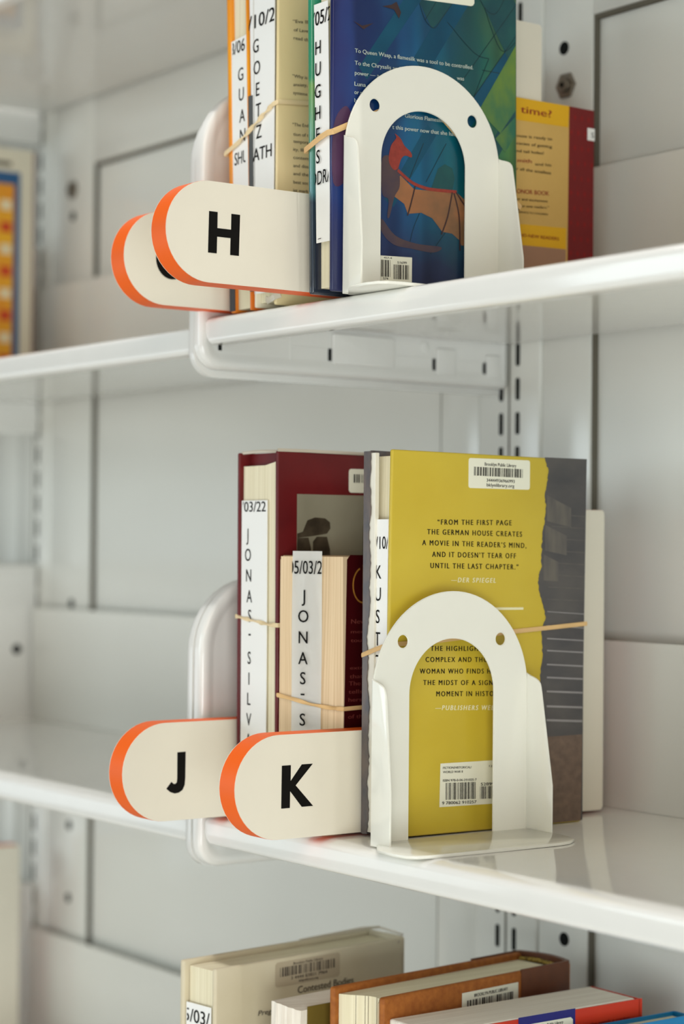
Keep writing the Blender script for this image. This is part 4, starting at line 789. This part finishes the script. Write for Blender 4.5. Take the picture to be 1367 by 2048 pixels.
b = bmesh.new(); tslip(b, [(c, x, z+ZU, 0.0092) for c, x, z in (("G", 0.0432, 0.1702), ("O", 0.0446, 0.156), ("E", 0.0458, 0.1419), ("T", 0.0468, 0.1283), ("Z", 0.0476, 0.1143))], 0.0047, 0.05)
text(b, "/10/21", (0.0340, 0.0047, ZU+0.1815), (1, 0, 0.03), (0, 0, 1), 0.0360, 0.0094, clip=(0.0010, 0.0300)); text(b, "ATH", (0.0410, 0.0047, ZU+0.0955), (1, 0, 0.03), (0, 0, 1), 0.0215, 0.0088, clip=(0, 0.0215)); finish('slip_lettering', b, 'black', t)
band('pale rubber band slanting round the orange and cream-jacketed books', [(0.0100, 0.0030, ZU+0.1050), (0.0250, 0.0034, ZU+0.1100), (0.0370, 0.0032, ZU+0.1150), (0.0480, 0.0034, ZU+0.1205), (0.0560, 0.0036, ZU+0.1245), (0.0650, 0.0036, ZU+0.1285), (0.0692, 0.0046, ZU+0.1298), (0.0696, 0.03, ZU+0.1320), (0.0696, 0.1535, ZU+0.134), (0.045, 0.1540, ZU+0.125), (0.0090, 0.1535, ZU+0.106), (0.0090, 0.06, ZU+0.105)], 0.0016, 'rubber_pale', lambda f: 0.8*math.sin(f*60) if 0.1 < f < 0.4 else 0)

# --- picture book standing at the far left of the upper shelf
ZUL = ZU-0.005
t = book('ivory picture book with blue frame and amber squares at the far left', (-0.71, 0.16, ZUL))
XP = -0.700
bm = bmesh.new(); box(bm, XP-0.002, XP, 0.045, 0.2330, ZUL, ZUL+0.247, 0.0008); part(t, 'front_cover', bm, 'kid_cover')
bm = bmesh.new(); box(bm, XP-0.012, XP-0.010, 0.045, 0.2330, ZUL, ZUL+0.247, 0.0008); part(t, 'back_cover', bm, 'kid_cover')
bm = bmesh.new(); box(bm, XP-0.010, XP-0.002, 0.047, 0.231, ZUL+0.002, ZUL+0.245); part(t, 'page_block', bm, 'pages')
bm = bmesh.new(); box(bm, XP-0.012, XP, 0.2315, 0.2345, ZUL, ZUL+0.247, 0.001); part(t, 'spine', bm, 'brick', False, 'red-brown spine')
xa = XP+0.0002
bm = bmesh.new(); flat(bm, [(xa, 0.06, ZUL-0+0.012), (xa, 0.2180, ZUL+0.012), (xa, 0.2180, ZUL+0.2235), (xa, 0.06, ZUL+0.2235)]); part(t, 'printed_frame', bm, 'ply_frame')
bm = bmesh.new(); flat(bm, [(xa+0.0002, 0.07, ZUL+0.001), (xa+0.0002, 0.2100, ZUL+0.001), (xa+0.0002, 0.2115, ZUL+0.2110), (xa+0.0002, 0.07, ZUL+0.2110)]); part(t, 'printed_field', bm, 'check_y')
bm = bmesh.new(); b2 = bmesh.new()
for k in range(9):
    for j in range(6):
        z = ZUL+0.014+0.022*k; y = 0.2015-0.022*j
        flat(bm if (k+j) % 2 else b2, [(xa+0.0004, y-0.005, z-0.005), (xa+0.0004, y+0.007, z-0.005), (xa+0.0004, y+0.007, z+0.005), (xa+0.0004, y-0.005, z+0.005)])
part(t, 'printed_squares', bm, 'check_r', False, 'red squares'); part(t, 'printed_squares', b2, 'check_w', False, 'pale squares')
bm = bmesh.new(); flat(bm, [(xa, 0.150, ZUL+0.2290), (xa, 0.2080, ZUL+0.2290), (xa, 0.2080, ZUL+0.2335), (xa, 0.150, ZUL+0.2335)]); part(t, 'printed_strip', bm, 'inkgrey')

# --- books on the bottom shelf
def yawbox(b, p0, ang, w, d, z0, z1, bevel=0.0, x0=0.0, y0=0.0, seg=2):
    """box with its front left corner p0, turned by ang about z"""
    c, s = math.cos(ang), math.sin(ang)
    f = lambda x, y, z: (p0[0]+x*c-y*s, p0[1]+x*s+y*c, z)
    hexa(b, [f(x0, y0, z0), f(x0+w, y0, z0), f(x0+w, y0+d, z0), f(x0, y0+d, z0), f(x0, y0, z1), f(x0+w, y0, z1), f(x0+w, y0+d, z1), f(x0, y0+d, z1)], bevel, seg)
    return f
def frame(p0, ang):
    c, s = math.cos(ang), math.sin(ang); return lambda x, y, z: V((p0[0]+x*c-y*s, p0[1]+x*s+y*c, z))
# ivory hardcover
p0, an, zt = (0.0062, -0.0230), 0.115, -0.0902
F = frame(p0, an); t = book('ivory cloth hardcover leaning at left on the bottom shelf', (p0[0]+0.02, 0.05, ZB)); Wd, D = 0.0355, 0.168
bm = bmesh.new(); yawbox(bm, p0, an, 0.0045, D, ZB, zt, 0.0016, 0, 0, 3); part(t, 'back_cover', bm, 'ivory_cloth', True)
bm = bmesh.new(); yawbox(bm, p0, an, 0.0040, D, ZB, zt-0.001, 0.0016, Wd-0.0040, 0.001, 3); part(t, 'front_cover', bm, 'ivory_cloth', True)
bm = bmesh.new(); yawbox(bm, p0, an, Wd-0.0100, D-0.010, ZB+0.003, zt-0.0035, 0.0003, 0.0055, 0.004); part(t, 'page_block', bm, 'pages')
bm = bmesh.new(); yawbox(bm, p0, an, Wd, 0.006, ZB, zt-0.0002, 0.0025, 0, D-0.005, 3); part(t, 'spine', bm, 'ivory_cloth', True)
bm = bmesh.new(); sweep(bm, [F(0.0035, 0.10, zt+0.0003), F(0.0035, D-0.01, zt+0.0015), F(0.010, D+0.001, zt+0.002), F(Wd-0.003, D+0.0013, zt+0.0003), F(Wd+0.0004, D-0.006, zt-0.004)], 0.0010, 0.0003, False); part(t, 'film_edge', bm, 'film', True, 'clear film edge')
def onc(y, z, o=0.0003): return F(Wd+o, y, z)
bm = bmesh.new(); vs = [bm.verts.new(onc(y, zt+z)) for y, z in [(0.0520, -0.0036), (0.1060, -0.0036), (0.1075, -0.0051), (0.1075, -0.0180), (0.1060, -0.0195), (0.0520, -0.0195), (0.0505, -0.0180), (0.0505, -0.0051)]]; bm.faces.new(vs); s = part(t, 'library_sticker', bm, 'sticker_dim', False, 'frosted barcode sticker')
du = F(0, 1, 0)-F(0, 0, 0)
bm = bmesh.new(); bars(bm, onc(0.0545, zt-0.0072, 0.0005), onc(0.1035, zt-0.0072, 0.0005), onc(0.1035, zt-0.0132, 0.0005), onc(0.0545, zt-0.0132, 0.0005), 30, 21)
text(bm, "Brooklyn Public Library", onc(0.066, zt-0.0066, 0.0005), du, (0, 0, 1), 0.026, 0.0018); text(bm, "3 4444 83821 7964", onc(0.064, zt-0.0160, 0.0005), du, (0, 0, 1), 0.032, 0.0022); text(bm, "bklynlibrary.org", onc(0.071, zt-0.0184, 0.0005), du, (0, 0, 1), 0.017, 0.0016); finish('sticker_print', bm, 'inkgrey', s)
bm = bmesh.new(); text(bm, "Contested Bodies", onc(0.0700, zt-0.0258, 0.0005), du, (0, 0, 1), 0.050, 0.0048); part(t, 'printed_title', bm, 'inkgrey')
bm = bmesh.new(); text(bm, "Pregnancy", onc(0.0360, zt-0.0355, 0.0005), du, (0, 0, 1), 0.0260, 0.0034, shear=0.25); part(t, 'printed_subtitle', bm, 'inkgrey')
t = thing('paper_slip', 'white paper slip on the ivory hardcover\'s fore edge', 'paper slip', (p0[0]+0.015, -0.025, -0.17), SLIPS)
bm = bmesh.new(); yawbox(bm, p0, an, 0.0250, 0.0004, -0.27, -0.1165, 0, 0.0055, 0.0015); finish('slip_sheet', bm, 'slip', t)
bm = bmesh.new(); text(bm, "5/03/2", F(0.0035, 0.0012, -0.1285), F(1, 0, 0)-F(0, 0, 0), (0, 0, 1), 0.032, 0.0088, clip=(0.0030, 0.0262)); finish('slip_lettering', bm, 'black', t)
# worn paperback
p0, an, zt = (0.0665, 0.0060), 0.10, -0.1078
t = book('worn olive paperback with ragged white pages, between ivory and brown hardcovers', (p0[0]+0.01, 0.06, ZB)); F = frame(p0, an)
bm = bmesh.new(); n = 14; Wd = 0.0225
rings = []
for j in range(8):
    z = ZB+(zt-ZB)*j/7; ring = []
    for k in range(n+1):
        f = k/n; y = 0.004-0.0085*math.sin(f*math.pi*0.9+0.25)+0.003*f+R.uniform(-0.0006, 0.0006); zz = z-(0.010*(abs(f-0.35))**1.6 if j == 7 else 0); ring.append(bm.verts.new(F(Wd*f, y, zz)))
    ring += [bm.verts.new(F(Wd, 0.108, z-(0.002 if j == 7 else 0))), bm.verts.new(F(0, 0.108, z-(0.001 if j == 7 else 0)))]; rings.append(ring)
for A, B in zip(rings, rings[1:]):
    m = len(A)
    for i in range(m): bm.faces.new([A[i], A[(i+1) % m], B[(i+1) % m], B[i]])
bm.faces.new(rings[-1]); bm.faces.new(rings[0][::-1]); part(t, 'page_block', bm, 'pages_white', False)
bm = bmesh.new(); yawbox(bm, p0, an, 0.0008, 0.100, ZB, zt-0.003, 0, Wd+0.0001, 0.012); part(t, 'front_cover', bm, 'olive')
bm = bmesh.new(); yawbox(bm, p0, an, 0.0008, 0.105, ZB, zt-0.002, 0, -0.0009, 0.006); part(t, 'back_cover', bm, 'olive')
bm = bmesh.new(); yawbox(bm, p0, an, Wd+0.0018, 0.001, ZB, zt-0.002, 0, -0.0009, 0.1085); part(t, 'spine', bm, 'olive')
# brown hardcover
p0, an, zt = (0.0993, 0.0285), 0.108, -0.0970
t = book('ochre brown cloth hardcover with chestnut spine on the bottom shelf', (p0[0]+0.02, 0.12, ZB)); F = frame(p0, an); Wd, D = 0.0452, 0.172
bm = bmesh.new(); yawbox(bm, p0, an, 0.0048, D, ZB, zt, 0.0020, 0, 0, 3); part(t, 'back_cover', bm, 'brown_cloth', True)
bm = bmesh.new(); yawbox(bm, p0, an, 0.0048, D, ZB, zt-0.0005, 0.0020, Wd-0.0048, 0.004, 3); part(t, 'front_cover', bm, 'brown_cloth', True)
bm = bmesh.new(); rings = []; n = 12
for z in (ZB+0.003, zt-0.0045):
    rings.append([bm.verts.new(F(0.0050+(Wd-0.0100)*k/n, 0.004+0.011*math.sin(math.pi*(k/n)**1.4), z)) for k in range(n+1)]+[bm.verts.new(F(Wd-0.0050, D-0.004, z)), bm.verts.new(F(0.0050, D-0.004, z))])
A, B = rings; m = len(A)
for i in range(m): bm.faces.new([A[i], A[(i+1) % m], B[(i+1) % m], B[i]])
bm.faces.new(B); bm.faces.new(A[::-1]); part(t, 'page_block', bm, 'pages')
bm = bmesh.new()
for f in (0.28, 0.42, 0.47, 0.66, 0.80, 0.92):
    x = 0.0050+(Wd-0.0100)*f; y = 0.004+0.011*math.sin(math.pi*f**1.4)
    a, b = F(x-0.00018, y-0.0003, ZB+0.004), F(x+0.00018, y-0.0003, ZB+0.004); flat(bm, [a, b, b+V((0, 0, zt-ZB-0.0085)), a+V((0, 0, zt-ZB-0.0085))])
part(t, 'section_gaps', bm, 'inkgrey')
bm = bmesh.new(); n = 10; S = []
for z in (ZB, zt+0.0006):
    o = [F(-0.0004, D-0.045, z), F(-0.0004, D, z)]+[F(Wd*k/n, D+0.002+0.006*math.sin(math.pi*k/n), z) for k in range(n+1)]+[F(Wd+0.0004, D, z), F(Wd+0.0004, D-0.045, z), F(Wd-0.0006, D-0.045, z), F(Wd-0.0006, D-0.002, z)]+[F(Wd*(1-k/n), D-0.002+0.006*math.sin(math.pi*k/n), z) for k in range(1, n)]+[F(0.0006, D-0.002, z), F(0.0006, D-0.045, z)]
    S.append([bm.verts.new(p) for p in o])
A, B = S; m = len(A)
for i in range(m): bm.faces.new([A[i], A[(i+1) % m], B[(i+1) % m], B[i]])
bm.faces.new(B); bm.faces.new(A[::-1]); part(t, 'spine', bm, 'brown_spine', False, 'chestnut leather spine')
bm = bmesh.new(); sweep(bm, [F(0.006+(Wd-0.012)*k/10, D-0.004+0.005*math.sin(math.pi*k/10), zt-0.0035) for k in range(11)], 0.0014, 0.0014, False); part(t, 'headband', bm, 'stitch', True)
du = F(0, 1, 0)-F(0, 0, 0)
def onc(y, z, o=0.0003): return F(Wd+o, y, z)
bm = bmesh.new(); flat(bm, [onc(0.072, zt-0.0070), onc(0.124, zt-0.0070), onc(0.124, zt-0.034), onc(0.072, zt-0.034)]); s = part(t, 'library_sticker', bm, 'sticker', False, 'cream barcode sticker')
bm = bmesh.new(); text(bm, "BROOKLYN PUBLIC LIBRARY", onc(0.0830, zt-0.0108, 0.0005), du, (0, 0, 1), 0.031, 0.0021); bars(bm, onc(0.0765, zt-0.0122, 0.0005), onc(0.1195, zt-0.0122, 0.0005), onc(0.1195, zt-0.0215, 0.0005), onc(0.0765, zt-0.0215, 0.0005), 30, 23); text(bm, "3 4444 01117 0821", onc(0.080, zt-0.0250, 0.0005), du, (0, 0, 1), 0.034, 0.0022); finish('sticker_print', bm, 'ink', s)
# white topped red and blue paperback
p0, an, zt = (0.1425, 0.0420), 0.0, -0.1102
t = book('red and blue paperback with broad white page top, rightmost large book on bottom shelf', (0.165, 0.13, ZB)); F = frame(p0, an); Wd, D = 0.0446, 0.1680
bm = bmesh.new(); yawbox(bm, p0, an, Wd-0.0016, D-0.002, ZB+0.001, zt-0.0003, 0.0016, 0.0008, 0.0, 3); part(t, 'page_block', bm, 'pages_white')
bm = bmesh.new(); yawbox(bm, p0, an, 0.0008, D, ZB, zt-0.0010, 0, Wd-0.0008, 0.003); part(t, 'front_cover', bm, 'red')
bm = bmesh.new(); yawbox(bm, p0, an, 0.0008, D, ZB, zt-0.0010, 0, 0, 0.001); part(t, 'back_cover', bm, 'red')
bm = bmesh.new(); yawbox(bm, p0, an, Wd, 0.001, ZB, zt-0.0008, 0.0003, 0, D); part(t, 'spine', bm, 'red')
def onc(y, z, o=0.0002): return F(Wd+o, y, z)
bm = bmesh.new(); flat(bm, [onc(0.066, zt), onc(0.1130, zt), onc(0.1130, zt-0.060), onc(0.066, zt-0.060)]); part(t, 'blue_panel', bm, 'blue')
bm = bmesh.new(); P = [(0.0735, -0.0050), (0.1090, -0.0050), (0.1108, -0.0066), (0.1108, -0.024), (0.0735, -0.024)]; vs = [bm.verts.new(onc(y, zt+z, 0.0004)) for y, z in P]; bm.faces.new(vs); s = part(t, 'library_sticker', bm, 'sticker', False, 'cream barcode sticker')
bm = bmesh.new(); text(bm, "Brooklyn Public Library", onc(0.0795, zt-0.0078, 0.0006), (0, 1, 0), (0, 0, 1), 0.0230, 0.0018); bars(bm, onc(0.076, zt-0.0092, 0.0006), onc(0.1085, zt-0.0092, 0.0006), onc(0.1085, zt-0.016, 0.0006), onc(0.076, zt-0.016, 0.0006), 26, 31); finish('sticker_print', bm, 'ink', s)
bm = bmesh.new(); text(bm, "the torch a rocket", onc(0.1250, zt-0.0125, 0.0004), (0, 1, 0), (0, 0, 1), 0.0350, 0.0020, shear=0.2); part(t, 'printed_blurb', bm, 'red_ink')
# bright blue book at far right
t = book('bright blue book, only its top showing at the lower right corner', (0.198, 0.15, ZB))
bm = bmesh.new(); box(bm, 0.2042, 0.2050, 0.07, 0.238, ZB, -0.1217); part(t, 'front_cover', bm, 'cyan_cover')
bm = bmesh.new(); box(bm, 0.1905, 0.1913, 0.07, 0.238, ZB, -0.1217); part(t, 'back_cover', bm, 'cyan_cover')
bm = bmesh.new(); box(bm, 0.1913, 0.2042, 0.072, 0.236, ZB, -0.1245); part(t, 'page_block', bm, 'pages')
bm = bmesh.new(); box(bm, 0.1905, 0.2050, 0.2375, 0.2395, ZB, -0.1217, 0.0008); part(t, 'spine', bm, 'cyan_cover')
